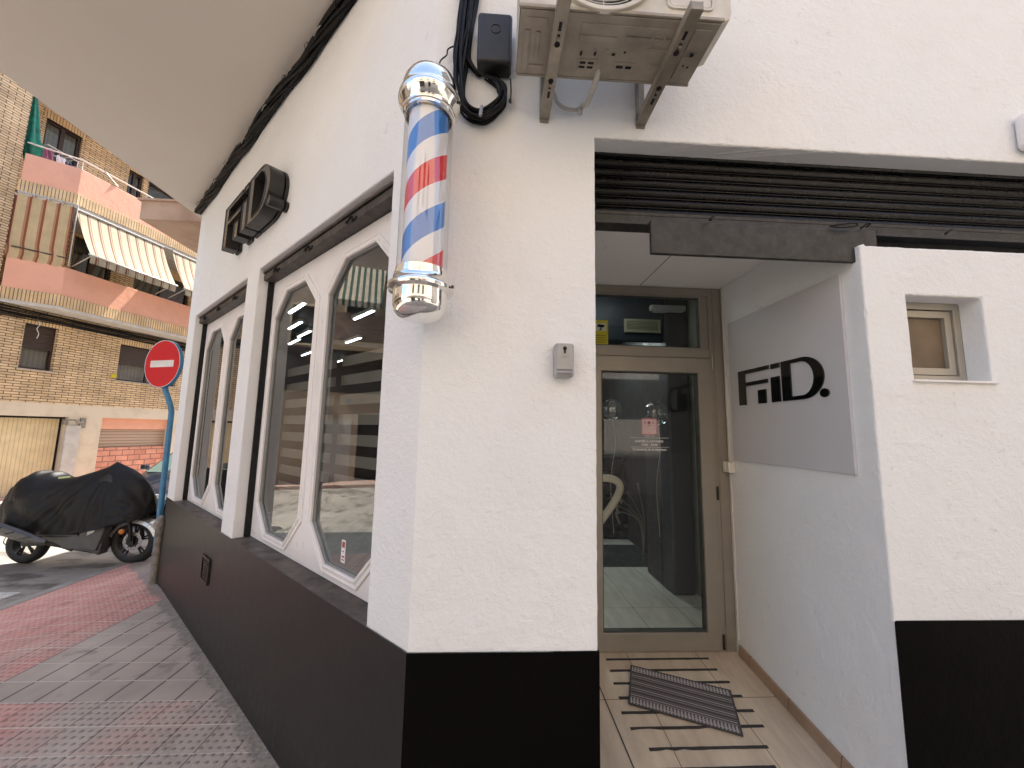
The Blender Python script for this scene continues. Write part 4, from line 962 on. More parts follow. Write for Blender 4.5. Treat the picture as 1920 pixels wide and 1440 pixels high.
# small white box at the picture's right edge
t = thing('alarm_siren', 'white rounded alarm siren high on the wall at the right edge', 'alarm', (2.39, 1.46, 3.1))
b = B(); b.box((2.335, -0.06, 3.09), (2.48, 0.0, 3.27)); obj('housing', b, WHITEP, t, M=FF, bevel=0.03, seg=4)
b = B(); b.box((2.36, -0.064, 3.12), (2.455, -0.058, 3.16)); obj('grille', b, TRUNK, t, M=FF, bevel=0.002)

# conduit with switch box at the door jamb
t = thing('cable_trunking', 'thin white cable trunking running down the corner beside the door frame', 'trunking', FA @ Matrix.Translation((-2.47, 0, 0.6)))
b = B(); b.box((-2.487, -0.012, 1.635), (-2.474, 0, 2.798)); obj('upper_run', b, TRUNK, t, M=FA, bevel=0.002)
b = B(); b.box((-2.484, -0.006, 0.56), (-2.478, 0, 1.565)); obj('lower_run', b, TRUNK, t, M=FA)
t = thing('switch_box', 'small white bell push box on the corner beside the door frame', 'switch', FA @ Matrix.Translation((-2.46, 0, 1.6)))
b = B(); b.box((-2.497, -0.045, 1.566), (-2.43, 0, 1.634)); obj('housing', b, TRUNK, t, M=FA, bevel=0.006, seg=3)
b = B(); b.box((-2.49, -0.0475, 1.574), (-2.466, -0.044, 1.626)); b.box((-2.432, -0.038, 1.576), (-2.4285, -0.008, 1.624)); obj('rocker', b, TRUNK, t, M=FA, bevel=0.001)

# vent grille low on the shopfront base
t = thing('wall_vent', 'small rectangular vent grille painted over on the black base', 'vent', FL @ Matrix.Translation((-2.6, 0, 0.6)))
b = B(); b.ringprism([(-2.71, 0.60), (-2.50, 0.60), (-2.50, 0.79), (-2.71, 0.79)], [(-2.69, 0.62), (-2.52, 0.62), (-2.52, 0.77), (-2.69, 0.77)], -0.02, -0.004); obj('frame', b, PLINTH, t, M=FL, bevel=0.003)
b = B()
for k in range(6): b.box((-2.66, -0.016, 0.632+k*0.022), (-2.55, -0.008, 0.644+k*0.022))
b.box((-2.69, -0.010, 0.62), (-2.52, -0.0065, 0.77)); obj('slat', b, PLINTH, t, M=FL)

# stickers and door lettering
t = thing('camera_sticker', 'yellow video surveillance sticker behind the transom glass', 'sticker', (0.71, 2.53, 2.39))
YEL = simple('sticker_yellow', (0.62, 0.50, 0.02), 0.5, 0, 0.03)
b = B(); b.box((0.655, 1.0325, 2.391), (0.775, 1.0335, 2.56)); obj('backing', b, YEL, t, M=FF)
b = B(); b.box((0.667, 1.0315, 2.485), (0.763, 1.032, 2.536)); obj('white_field', b, TRUNK, t, M=FF)
b = B(); b.prism([(0.70, 2.512), (0.742, 2.508), (0.755, 2.525), (0.705, 2.531)], 1.0305, 1.031); b.box((0.722, 1.0305, 2.49), (0.73, 1.031, 2.51)); b.box((0.712, 1.0305, 2.488), (0.73, 1.031, 2.493)); obj('camera_symbol', b, DARK, t, M=FF)
b = B(); [b.box((0.67, 1.0315, z), (0.76, 1.032, z+0.006)) for z in (2.405, 2.42, 2.435, 2.45)]; obj('print_line', b, simple('ochre_print', (0.30, 0.22, 0.02), 0.6), t, M=FF)
t = thing('poster_card', 'small pink bordered notice card stuck on the door glass', 'notice', (1.036, 2.517, 1.8))
b = B(); b.prism(rrect(0.985, 1.795, 1.088, 1.90, 0.008), 1.0155, 1.0165); obj('border', b, simple('pink_card', (0.60, 0.25, 0.27), 0.5), t, M=FF)
b = B(); b.prism(rrect(0.992, 1.801, 1.081, 1.893, 0.005), 1.0145, 1.0152); obj('sheet', b, simple('pale_pink_sheet', (0.66, 0.50, 0.50), 0.5), t, M=FF)
PLUM = simple('plum_print', (0.25, 0.08, 0.12), 0.6)
b = B(); b.lathe([(0, 0), (0.011, 0), (0.011, 0.0004), (0, 0.0004)], 20, Matrix.Translation((1.036, 1.0142, 1.873)) @ Matrix.Rotation(R(90), 4, 'X')); obj('emblem', b, PLUM, t, M=FF)
for x0, z0, x1, z1 in ((1.006, 1.865, 1.012, 1.882), (1.06, 1.865, 1.066, 1.882), (1.022, 1.853, 1.05, 1.856), (1.028, 1.806, 1.044, 1.808)):
    b = B(); b.box((x0, 1.0138, z0), (x1, 1.0142, z1)); obj('print', b, PLUM, t, M=FF)
t = thing('door_lettering', 'white opening hours lettering on the door glass', 'lettering', (1.035, 2.517, 1.74))
LW = simple('white_vinyl', (0.75, 0.75, 0.75), 0.5, 0, 0)
b = B(); add_text(b, 'LUNES A SABADO', 0.0185, 1.036, 1.016, 1.7465, 0.0007, 1.25); add_text(b, '10:00 - 20:00', 0.0165, 1.036, 1.016, 1.7245, 0.0006, 1.25)
add_text(b, 'TU SONRISA ES MI OBJETIVO', 0.0165, 1.036, 1.016, 1.692, 0.0006, 1.06); add_text(b, 'BARBER CLUB', 0.009, 1.036, 1.016, 1.784, 0, 1.3)
obj('words', b, LW, t, M=FF, merge=False)
b = B(); b.box((0.907, 1.0155, 1.7735), (1.165, 1.016, 1.7755)); b.box((0.907, 1.0155, 1.7135), (1.165, 1.016, 1.7155)); obj('rule', b, LW, t, M=FF)
t = thing('window_sticker', 'small white and red sticker low on the pane nearest the barber pole', 'sticker', FL @ Matrix.Translation((-0.74, 0.15, 1.13)))
b = B(); b.box((-0.765, 0.1226, 1.125), (-0.725, 0.1236, 1.235)); obj('backing', b, WHITEP, t, M=FL)
REDP = simple('red_print', (0.35, 0.03, 0.04), 0.5)
for x0, z0, x1, z1 in ((-0.758, 1.198, -0.732, 1.226), (-0.757, 1.150, -0.733, 1.158), (-0.757, 1.135, -0.733, 1.142), (-0.753, 1.176, -0.738, 1.182)):
    b = B(); b.box((x0, 0.1218, z0), (x1, 0.1224, z1)); obj('print', b, REDP, t, M=FL)

# door mat and anti-slip strips
MM = FS @ Matrix.Translation((1.03, 2.187, 0.004)) @ Matrix.Rotation(R(-21.8), 4, 'Z')
def mat_mat():
    m, nt, bs, out = new_mat('woven_mat'); co = obco(nt); s = sep(nt, co)
    v = math_(nt, 'FRACT', math_(nt, 'DIVIDE', math_(nt, 'ADD', s[1], 1.0), 0.047))
    c = ramp(nt, v, [(0.0, (0.06, 0.054, 0.054)), (0.3, (0.24, 0.215, 0.21)), (0.45, (0.07, 0.063, 0.063)), (0.62, (0.38, 0.35, 0.34)), (0.74, (0.08, 0.072, 0.072)), (0.9, (0.20, 0.165, 0.17))], 'CONSTANT')
    w = math_(nt, 'GREATER_THAN', math_(nt, 'FRACT', math_(nt, 'MULTIPLY', s[0], 62)), 0.45)
    edge = math_(nt, 'GREATER_THAN', math_(nt, 'ABSOLUTE', s[1]), 0.095)
    c = mixc(nt, math_(nt, 'MULTIPLY', math_(nt, 'MULTIPLY', w, edge), 0.85), c, (0.44, 0.41, 0.40))
    nz = noise_(nt, co, 260, 3)
    c = mixc(nt, math_(nt, 'MULTIPLY', nz, 0.3), c, (0.06, 0.055, 0.055))
    nt.links.new(c, bs.inputs['Base Color']); bs.inputs['Roughness'].default_value = 0.95
    h = math_(nt, 'ADD', math_(nt, 'SINE', math_(nt, 'MULTIPLY', s[1], 2*math.pi/0.0087)), math_(nt, 'SINE', math_(nt, 'MULTIPLY', s[0], 2*math.pi/0.012)))
    bump(nt, bs, math_(nt, 'ADD', h, nz), 0.5, 0.002); return m
t = thing('door_mat', 'dark grey striped doormat lying askew on the entrance tiles', 'mat', MM)
b = B(); b.box((-0.25, -0.136, 0), (0.25, 0.136, 0.006)); obj('pile', b, mat_mat(), t, M=MM)
b = B(); b.ringprism([(-0.258, -0.143), (0.258, -0.143), (0.258, 0.143), (-0.258, 0.143)], [(-0.248, -0.134), (0.248, -0.134), (0.248, 0.134), (-0.248, 0.134)], -0.007, 0)
for i, v in enumerate(b.v): b.v[i] = Vector((v.x, v.z, -v.y))
obj('border', b, simple('mat_edge', (0.06, 0.055, 0.055), 0.9, 0, 0.1, 30, 0.4, 200), t, M=MM, bevel=0.002)
STR = simple('grip_tape', (0.035, 0.032, 0.030), 0.9, 0, 0.15, 40, 0.5, 300, 0.002)
strips = [(2.470, 0.717, 1.341, 'nearest the door'), (2.382, 0.714, 1.341, 'second from the door, clear of the mat'), (2.290, 0.705, 1.358, 'crossing under the top corner of the mat'), (2.196, 0.703, 1.366, 'crossing under the upper middle of the mat'), (2.105, 0.686, 1.366, 'crossing under the lower middle of the mat'), (2.018, 0.70, 1.356, 'touching the lowest corner of the mat'), (1.914, 0.748, 1.301, 'with chipped edges, below the mat'), (1.822, 0.74, 1.27, 'closest to the street')]
for y, x0, x1, lb in strips:
    rr = random.Random(int(y*1000)); pts_t = []; pts_b = []
    nseg = 14
    for k in range(nseg+1):
        x = x0+(x1-x0)*k/nseg; pts_b.append((x, y-0.0075+rr.uniform(-.0012, .0012)+(0.005 if ('chipped' in lb or 'touching' in lb) and k in (1, 2, 4, 8) and rr.random() < .7 else 0))); pts_t.append((x, y+0.0075+rr.uniform(-.0008, .0008)))
    poly = pts_b+pts_t[::-1]
    b = B(); b.slab(poly, 0.0008, 0.0022)
    tag(obj('grip_strip', b, STR, M=FS), 'dark anti-slip tape strip '+lb, 'floor strip', 'anti-slip strips on the entrance tiles')

# ================================================================ NO ENTRY SIGN
BLUEP = simple('blue_pole_paint', (0.045, 0.20, 0.36), 0.4, 0.0, 0.12, 12)
SM = frame((-4.085, 5.0, 2.545), (0.95, -0.31, 0))
t = thing('road_sign', 'round red no entry sign on a bent blue pole beside the building corner', 'road sign', (-3.84, 5.02, 0.08))
b = B(); b.tube([(-4.05, 5.03, 2.80), (-4.05, 5.03, 2.26), (-4.03, 5.03, 2.20), (-3.955, 5.03, 2.03), (-3.935, 5.03, 1.95), (-3.915, 5.03, 0.05)], 0.030, 14); obj('pole', b, BLUEP, t, smooth=True, autosm=60)
DX = SM @ Matrix.Rotation(R(90), 4, 'X')
b = B(); b.lathe([(0, 0.0), (0.292, 0.0), (0.298, 0.004), (0.30, 0.012), (0.30, -0.03), (0.294, -0.034), (0.29, -0.01), (0, -0.008)], 64); obj('rim', b, BLUEP, t, M=SM @ Matrix.Rotation(R(90), 4, 'X'), smooth=True, autosm=30)
b = B(); b.lathe([(0, 0.0015), (0.289, 0.0015), (0.291, 0.0)], 64); dsc = obj('disc', b, simple('reflective_red', (0.56, 0.008, 0.012), 0.5, 0, 0.0, 1), t, M=DX @ Matrix.Translation((0, 0, 0.008)))
b = B(); b.box((-0.195, -0.0118, -0.042), (0.195, -0.0102, 0.042)); obj('bar', b, simple('sign_white', (0.72, 0.70, 0.66), 0.35), t, M=SM)
b = B(); b.ringprism(arc(0, 0, 0.297, 0.297, 0, 354, 59), arc(0, 0, 0.290, 0.290, 0, 354, 59), -0.0100, -0.003); obj('white_edge', b, MATS['sign_white'], t, M=SM)
for z in (2.42, 2.68):
    b = B(); b.box((-4.09, 5.005, z-0.02), (-4.01, 5.07, z+0.02)); obj('clamp', b, STEEL, t, bevel=0.003)
# rough concrete corner guard by the building corner
t = thing('corner_guard', 'rough chipped concrete corner guard standing against the end of the black base', 'corner guard', (-3.50, 4.56, 0.1))
b = B(); rr = random.Random(5); rings = []
for k in range(15):
    z = 0.08+k*0.052; w_ = 0.034+rr.uniform(-.008, .008)
    if k in (12, 13): w_ += 0.012
    rings.append([(-3.515+w_*math.cos(a)+rr.uniform(-.005, .005), 4.53+w_*math.sin(a)+rr.uniform(-.005, .005), z+rr.uniform(-.006, .006)) for a in [2*math.pi*j/12 for j in range(12)]])
b.sweep(rings); o = len(b.v); top = Vector((-3.515, 4.53, 0.83)); b.add([tuple(top)]+list(rings[-1]), [(0, j+1, (j+1) % 12+1) for j in range(12)])
obj('concrete', b, simple('rough_concrete', (0.24, 0.22, 0.19), 0.9, 0, 0.25, 20, 0.8, 60, 0.008), t, smooth=True, autosm=50)

# ================================================================ SCOOTER
SY = 5.55
t = thing('scooter', 'grey maxi scooter parked at the kerb beneath a black cover', 'scooter', (-5.2, SY, 0.0))
TYRE = RUBBER; SCB = simple('scooter_grey_plastic', (0.085, 0.08, 0.078), 0.45, 0, 0.1, 8, 0.1, 80); SILV = simple('silver_fender', (0.50, 0.50, 0.50), 0.3, 0.5, 0.06, 8); SCD = simple('engine_dark', (0.018, 0.017, 0.016), 0.45, 0.3, 0.2, 20)
PALEP = simple('pale_floor_panel', (0.36, 0.30, 0.25), 0.4)
def wheel(cx, r, w_, front, nm):
    M = Matrix.Translation((cx, SY, r+0.002)) @ Matrix.Rotation(R(90), 4, 'X')
    prof = [(r-0.085, -w_*0.40), (r-0.06, -w_*0.5), (r-0.03, -w_*0.46), (r-0.008, -w_*0.26), (r, 0), (r-0.008, w_*0.26), (r-0.03, w_*0.46), (r-0.06, w_*0.5), (r-0.085, w_*0.40)]
    b = B(); b.lathe(prof, 56, close=False); wp = obj('wheel', B().lathe([(r-0.098, -w_*0.36), (r-0.082, -w_*0.42), (r-0.08, w_*0.42), (r-0.098, w_*0.36)], 56, close=True), SCD, t, M=M, smooth=True, autosm=40)
    obj('tyre', b, TYRE, wp, M=M, smooth=True)
    s_ = B()
    for k in range(5):
        a = 2*math.pi*k/5+0.3
        for da in (-0.12, 0.12): s_.tube([(0.03*math.cos(a), 0.03*math.sin(a), 0.02), ((r-0.09)*math.cos(a+da), (r-0.09)*math.sin(a+da), 0.0)], 0.011, 8)
    s_.lathe([(0, -0.05), (0.035, -0.05), (0.035, 0.05), (0, 0.05)], 24)
    obj('spokes', s_, SCD, wp, M=M)
    if front:
        d_ = B(); zz = 0.055
        o_, i_ = arc(0, 0, 0.115, 0.115, 0, 355, 71), arc(0, 0, 0.078, 0.078, 0, 355, 71)
        o_ = [(x*(1+0.03*(k % 6 < 3)), z*(1+0.03*(k % 6 < 3))) for k, (x, z) in enumerate(o_)]
        d_.ringprism(o_, i_, -0.002, 0.002)
        dd = obj('brake_disc', d_, simple('disc_steel', (0.42, 0.40, 0.38), 0.35, 0.6, 0.1, 30), wp, M=Matrix.Translation((cx, SY-zz, r+0.002)))
        h_ = B()
        for k in range(20):
            a = 2*math.pi*k/20; rr_ = 0.09 if k % 2 else 0.102; h_.lathe([(0, 0), (0.005, 0), (0.005, 0.0007), (0, 0.0007)], 8, Matrix.Translation((cx+rr_*math.cos(a), SY-zz-0.002, r+0.002+rr_*math.sin(a))) @ Matrix.Rotation(R(90), 4, 'X'))
        obj('disc_hole', h_, DARK, dd)
        c_ = B(); c_.ringprism(arc(0, 0, 0.07, 0.07, 0, 345, 23), arc(0, 0, 0.03, 0.03, 0, 345, 23), -0.001, 0.004); [c_.tube([(0.06*math.cos(a), 0, 0.06*math.sin(a)), (0.085*math.cos(a), 0, 0.085*math.sin(a))], 0.006, 6) for a in (0.4, 1.66, 2.9, 4.2, 5.4)]
        obj('disc_carrier', c_, SCD, dd, M=Matrix.Translation((cx, SY-zz, r+0.002)))
    return wp
FX, RX = -4.585, -5.895
wheel(FX, 0.288, 0.13, True, 'front'); wheel(RX, 0.245, 0.13, False, 'rear')
b = B(); b.tube([(FX, SY-0.09, 0.30), (FX-0.01, SY-0.09, 0.42), (FX-0.05, SY-0.09, 0.62)], 0.024, 12); b.tube([(FX, SY+0.09, 0.30), (FX-0.05, SY+0.09, 0.62)], 0.024, 12); b.box((FX-0.05, SY-0.085, 0.26), (FX+0.035, SY-0.05, 0.35)); obj('fork', b, SCD, t, smooth=True, autosm=40)
# front fender: arched sweep
b = B(); rings = []
for k in range(17):
    a = R(22+k*8.6); rr_ = 0.325+0.012*math.sin(k/16*math.pi)
    c0 = (FX+0.02+rr_*math.cos(a), 0.26+rr_*0.93*math.sin(a)); rings.append([(c0[0]-0.05*math.cos(a), SY-0.088, c0[1]-0.05*math.sin(a)), (c0[0]-0.01*math.cos(a), SY-0.078, c0[1]-0.01*math.sin(a)), (c0[0], SY-0.04, c0[1]), (c0[0], SY+0.04, c0[1]), (c0[0]-0.01*math.cos(a), SY+0.078, c0[1]-0.01*math.sin(a)), (c0[0]-0.05*math.cos(a), SY+0.088, c0[1]-0.05*math.sin(a)),
        (c0[0]-0.052*math.cos(a), SY+0.082, c0[1]-0.052*math.sin(a)), (c0[0]-0.02*math.cos(a), SY+0.07, c0[1]-0.02*math.sin(a)), (c0[0]-0.012*math.cos(a), SY, c0[1]-0.012*math.sin(a)), (c0[0]-0.02*math.cos(a), SY-0.07, c0[1]-0.02*math.sin(a)), (c0[0]-0.052*math.cos(a), SY-0.082, c0[1]-0.052*math.sin(a))])
b.sweep(rings); obj('front_fender', b, SILV, t, smooth=True, autosm=60)
b = B(); b.lathe([(0, 0), (0.030, 0), (0.034, 0.008), (0.03, 0.02), (0, 0.026)], 24, Matrix.Translation((FX-0.065, SY-0.14, 0.435)) @ Matrix.Rotation(R(90), 4, 'X')); obj('indicator', b, simple('amber_lens', (0.55, 0.16, 0.01), 0.25), t, smooth=True, autosm=40)
# lower body, leg shield and footboard
def both(name, poly, y0, y1, mat, bev=0.012):
    b = B(); b.prism(poly, SY-y1, SY-y0); obj(name, b, mat, t, bevel=bev, seg=3)
    b = B(); b.prism(poly, SY+y0, SY+y1); obj(name, b, mat, t, bevel=bev, seg=3)
both('side_panel', [(-5.60, 0.30), (-5.30, 0.235), (-4.98, 0.20), (-4.86, 0.155), (-4.84, 0.28), (-4.88, 0.50), (-5.05, 0.44), (-5.25, 0.38), (-5.55, 0.385)], 0.06, 0.19, SCB)
both('leg_shield', [(-5.02, 0.24), (-4.88, 0.21), (-4.85, 0.30), (-4.80, 0.50), (-4.94, 0.52), (-5.10, 0.42)], 0.10, 0.215, SCB)
both('panel_insert', [(-5.00, 0.40), (-4.92, 0.44), (-4.90, 0.50), (-4.99, 0.50)], 0.20, 0.222, SILV, 0.004)
b = B(); b.slab([(-5.62, SY-0.195), (-5.12, SY-0.205), (-5.12, SY+0.205), (-5.62, SY+0.195)], 0.385, 0.41); obj('footboard', b, SCB, t, bevel=0.006)
b = B(); b.prism([(-5.64, 0.39), (-5.40, 0.385), (-5.30, 0.43), (-5.60, 0.45)], SY-0.16, SY-0.12); obj('trim_panel', b, PALEP, t, bevel=0.004)
b = B(); b.prism([(-5.95, 0.30), (-5.55, 0.24), (-5.0, 0.15), (-4.95, 0.22), (-5.5, 0.36), (-6.0, 0.42)], SY-0.10, SY+0.10); b.tube([(-5.75, SY-0.15, 0.33), (-5.45, SY-0.17, 0.30), (-5.2, SY-0.15, 0.22)], 0.03, 10, 5); b.tube([(-5.85, SY-0.12, 0.34), (-5.7, SY-0.14, 0.42), (-5.6, SY-0.1, 0.50)], 0.022, 10, 4); b.box((-5.70, SY-0.17, 0.26), (-5.52, SY+0.1, 0.38)); obj('engine', b, SCD, t, bevel=0.01)
b = B(); b.prism([(-5.86, 0.235), (-5.55, 0.25), (-5.50, 0.33), (-5.62, 0.345), (-5.88, 0.29)], SY-0.115, SY-0.08); obj('swing_arm', b, SCD, t, bevel=0.008)
rings = []
for k, (x, z, r_) in enumerate([(-5.36, 0.350, 0.022), (-5.46, 0.370, 0.040), (-5.58, 0.400, 0.056), (-5.74, 0.450, 0.064), (-5.92, 0.505, 0.066), (-6.02, 0.535, 0.060), (-6.04, 0.54, 0.030)]):
    rings.append([(x+0.25*r_*math.sin(a), SY-0.32+r_*0.7*math.cos(a), z+r_*math.sin(a)) for a in [2*math.pi*j/16 for j in range(16)]])
b = B(); b.sweep(rings); ex = obj('exhaust', b, SCB, t, smooth=True, autosm=60)
b = B(); b.prism([(-5.50, 0.425), (-5.97, 0.59), (-6.01, 0.53), (-5.62, 0.395)], SY-0.385, SY-0.365); obj('heat_shield', b, SCB, ex, bevel=0.012)
for x, z in ((-5.72, 0.472), (-5.87, 0.522)):
    b = B(); b.prism([(x-0.05, z-0.02), (x+0.05, z+0.004), (x+0.05, z+0.018), (x-0.05, z-0.006)][::-1], SY-0.388, SY-0.3845); obj('shield_slot', b, DARK, ex)
b = B(); b.tube([(-5.95, SY-0.05, 0.48), (-6.12, SY-0.05, 0.34), (-6.145, SY-0.05, 0.27), (-6.12, SY-0.05, 0.24)], 0.006, 6, 5); b.prism([(-5.70, 0.50), (-6.05, 0.53), (-6.16, 0.40), (-6.14, 0.39), (-6.03, 0.50)], SY-0.07, SY+0.07); obj('rear_fender', b, SCD, t, bevel=0.006)
b = B(); b.prism([(-6.25, 0.62), (-6.15, 0.47), (-5.6, 0.42), (-5.05, 0.44), (-4.75, 0.52), (-4.55, 0.68), (-4.75, 1.0), (-4.95, 1.15), (-5.15, 1.02), (-5.5, 0.95), (-6.1, 0.98)], SY-0.13, SY+0.13); obj('main_body', b, SCD, t, bevel=0.04, seg=3)
b = B(); b.lathe([(0, 0), (0.02, 0), (0.02, 0.004), (0, 0.004)], 12, Matrix.Translation((-5.56, SY-0.165, 0.355)) @ Matrix.Rotation(R(90), 4, 'X')); b.box((-5.60, SY-0.172, 0.34), (-5.53, SY-0.17, 0.352)); obj('badge', b, SILV, t)

# cover: ridge, hem and half width along the length
stn = [(-6.11, 0.80, 0.62, 0.05), (-6.09, 0.90, 0.47, 0.14), (-6.05, 1.03, 0.445, 0.21), (-5.97, 1.11, 0.445, 0.25), (-5.84, 1.155, 0.43, 0.27), (-5.68, 1.14, 0.42, 0.27), (-5.55, 1.085, 0.42, 0.27), (-5.40, 1.095, 0.42, 0.27), (-5.20, 1.165, 0.43, 0.28), (-5.05, 1.23, 0.44, 0.29), (-4.95, 1.295, 0.46, 0.30), (-4.85, 1.25, 0.49, 0.30), (-4.72, 1.19, 0.52, 0.29), (-4.60, 1.11, 0.55, 0.26), (-4.50, 1.00, 0.57, 0.22), (-4.43, 0.88, 0.60, 0.15), (-4.40, 0.76, 0.66, 0.05)]
b = B(); NX, NA = 150, 56; rings = []
def cover_at(x):
    for i in range(len(stn)-1):
        if stn[i][0] <= x <= stn[i+1][0]:
            u_ = (x-stn[i][0])/(stn[i+1][0]-stn[i][0]); p0, p1, p2, p3 = stn[max(i-1, 0)], stn[i], stn[i+1], stn[min(i+2, len(stn)-1)]
            f = lambda k: p1[k]*(1-u_)+p2[k]*u_ if p0 is p1 or p3 is p2 or (k == 1 and i in (9, 10)) else 0.5*((2*p1[k])+(-p0[k]+p2[k])*u_+(2*p0[k]-5*p1[k]+4*p2[k]-p3[k])*u_**2+(-p0[k]+3*p1[k]-3*p2[k]+p3[k])*u_**3)
            return f(1), f(2), f(3)
    return stn[-1][1:]
vs = []; fs = []
for i in range(NX+1):
    x = -6.11+1.71*i/NX; zt_, zb_, hw = cover_at(x)
    for j in range(NA+1):
        a = math.pi*j/NA; c_ = -math.cos(a); s_ = math.sin(a)
        tf = 1.0 if x > -4.93 else math.exp(-((x+4.93)/0.30)**2); yy = hw*math.copysign(abs(c_)**(0.62+0.75*tf), c_); zz = zb_+(zt_-zb_)*(s_**(0.75+0.70*tf))
        side = abs(c_)
        # folds running from the handlebar peak down to the tail and nose
        px_, pz_ = -4.95, 1.29; dx, dz = x-px_, zz-pz_; ang = math.atan2(dz, dx); rad = math.hypot(dx, dz)
        fold = (0.5-abs(noise.noise(Vector((ang*5.5, rad*0.7, 3.1 if yy < 0 else 9.2))))*3.2)*0.020*min(1, rad*1.8)
        px2, pz2 = -4.40, 0.66; a2 = math.atan2(zz-pz2, x-px2); r2 = math.hypot(zz-pz2, x-px2)
        fold += (0.4-abs(noise.noise(Vector((a2*5, r2*0.8, 5.5))))*3)*0.026*max(0, 1-r2*0.9)*min(1, r2*5)
        drape = abs(math.sin((x*2.4+zz*3.2+noise.noise(Vector((x*1.2, zz, 0)))*1.6)*2.0))**3*0.024
        rip = noise.noise(Vector((x*6, yy*4, zz*6)))*0.016+noise.noise(Vector((x*17, yy*6, zz*13)))*0.005
        off = (fold-drape+rip-(0.006 if abs(zz-0.80-0.02*math.sin(x*3)) < 0.012 else 0))*(0.25+0.75*side)
        hump = 0.018*math.sin(x*34+noise.noise(Vector((x*3, 0, 0)))*2) if x < -5.62 and s_ > 0.93 else 0
        hem = 0.012*noise.noise(Vector((x*9, 1.5, 0)))*(1-s_)
        vs.append((x, SY+yy+off*(1 if yy > 0 else -1), zz+off*0.35*s_+hump*(s_-0.93)/0.07+hem*1.0))
for i in range(NX):
    for j in range(NA): fs.append((i*(NA+1)+j, (i+1)*(NA+1)+j, (i+1)*(NA+1)+j+1, i*(NA+1)+j+1))
b.add(vs, fs)
def cloth_mat():
    m, nt, bs, out = new_mat('black_nylon'); co = obco(nt)
    c = ramp(nt, noise_(nt, co, 5, 5), [(0.3, (0.007, 0.0065, 0.006)), (0.7, (0.012, 0.011, 0.0105))])
    nt.links.new(c, bs.inputs['Base Color']); bs.inputs['Roughness'].default_value = 0.5; bs.inputs['Specular IOR Level'].default_value = 0.22; bs.inputs['Sheen Weight'].default_value = 0.0
    p = bump(nt, bs, noise_(nt, co, 14, 5, 0.6), 0.55, 0.012); bump(nt, bs, noise_(nt, co, 400, 2), 0.15, 0.0006, p); return m
t2 = thing('scooter_cover', 'creased black nylon cover draped over the parked scooter', 'cover', (-5.3, SY, 0.44))
obj('fabric', b, cloth_mat(), t2, smooth=True)
b = B(); b.prism([(-5.44, 1.088), (-5.30, 1.108), (-5.305, 1.13), (-5.445, 1.11)], SY-0.215, SY-0.212); obj('reflective_tab', b, simple('pale_green_tab', (0.45, 0.55, 0.28), 0.5), t2)

# ================================================================ PARKED CAR behind the scooter
CX, CY0 = -6.30, 7.35
CARP = simple('dark_blue_car_paint', (0.012, 0.020, 0.038), 0.18, 0.3, 0.03, 3, coat=1.0)
CGL = simple('car_glass', (0.10, 0.16, 0.14), 0.05, 0, 0.05, 2, spec=1.0)
t = thing('parked_car', 'dark blue car parked behind the scooter, half hidden by the sign pole', 'car', (CX, CY0+2.0, 0.0))
def car_ring(y, pts): return [(CX+x, CY0+y, z) for x, z in pts]
hwid = 0.84
def section(z0, zb_, wtop, ztop):
    P = [(-hwid+0.04, z0), (-hwid, z0+0.10), (-hwid, zb_-0.12), (-hwid+0.06, zb_), (-wtop, ztop), (-wtop*0.6, ztop+0.02), (0, ztop+0.03)]
    return P+[(-x, z) for x, z in P[-2::-1]]
b = B(); rings = []
for y, z0, zb_, wt, ztp, sc in [(0.0, 0.30, 0.42, 0.60, 0.46, 0.86), (0.06, 0.22, 0.52, 0.62, 0.55, 0.94), (0.25, 0.20, 0.60, 0.64, 0.64, 0.99), (0.9, 0.18, 0.70, 0.66, 0.76, 1.0), (1.0, 0.18, 0.72, 0.66, 0.80, 1.0), (1.65, 0.18, 0.76, 0.56, 1.24, 1.0), (2.1, 0.18, 0.78, 0.54, 1.30, 1.0), (3.0, 0.18, 0.80, 0.54, 1.27, 1.0), (3.7, 0.20, 0.80, 0.58, 0.92, 1.0), (4.0, 0.25, 0.72, 0.62, 0.78, 0.95)]:
    rings.append([(CX+x*sc, CY0+y, z) for x, z in section(z0, zb_, wt, ztp)])
b.sweep(rings); n = len(rings[0]); b.add(rings[0], [tuple(range(n))]); b.add(rings[-1], [tuple(range(n))])
body = obj('body', b, CARP, t, smooth=True, autosm=45)
b = B(); b.add([(CX-0.60, CY0+1.03, 0.845), (CX+0.60, CY0+1.03, 0.845), (CX+0.50, CY0+1.60, 1.235), (CX-0.50, CY0+1.60, 1.235), (CX-0.60, CY0+1.06, 0.82), (CX+0.60, CY0+1.06, 0.82), (CX+0.50, CY0+1.63, 1.20), (CX-0.50, CY0+1.63, 1.20)], [(0, 1, 2, 3), (4, 7, 6, 5), (0, 4, 5, 1), (1, 5, 6, 2), (2, 6, 7, 3), (3, 7, 4, 0)]); obj('windscreen', b, CGL, t)
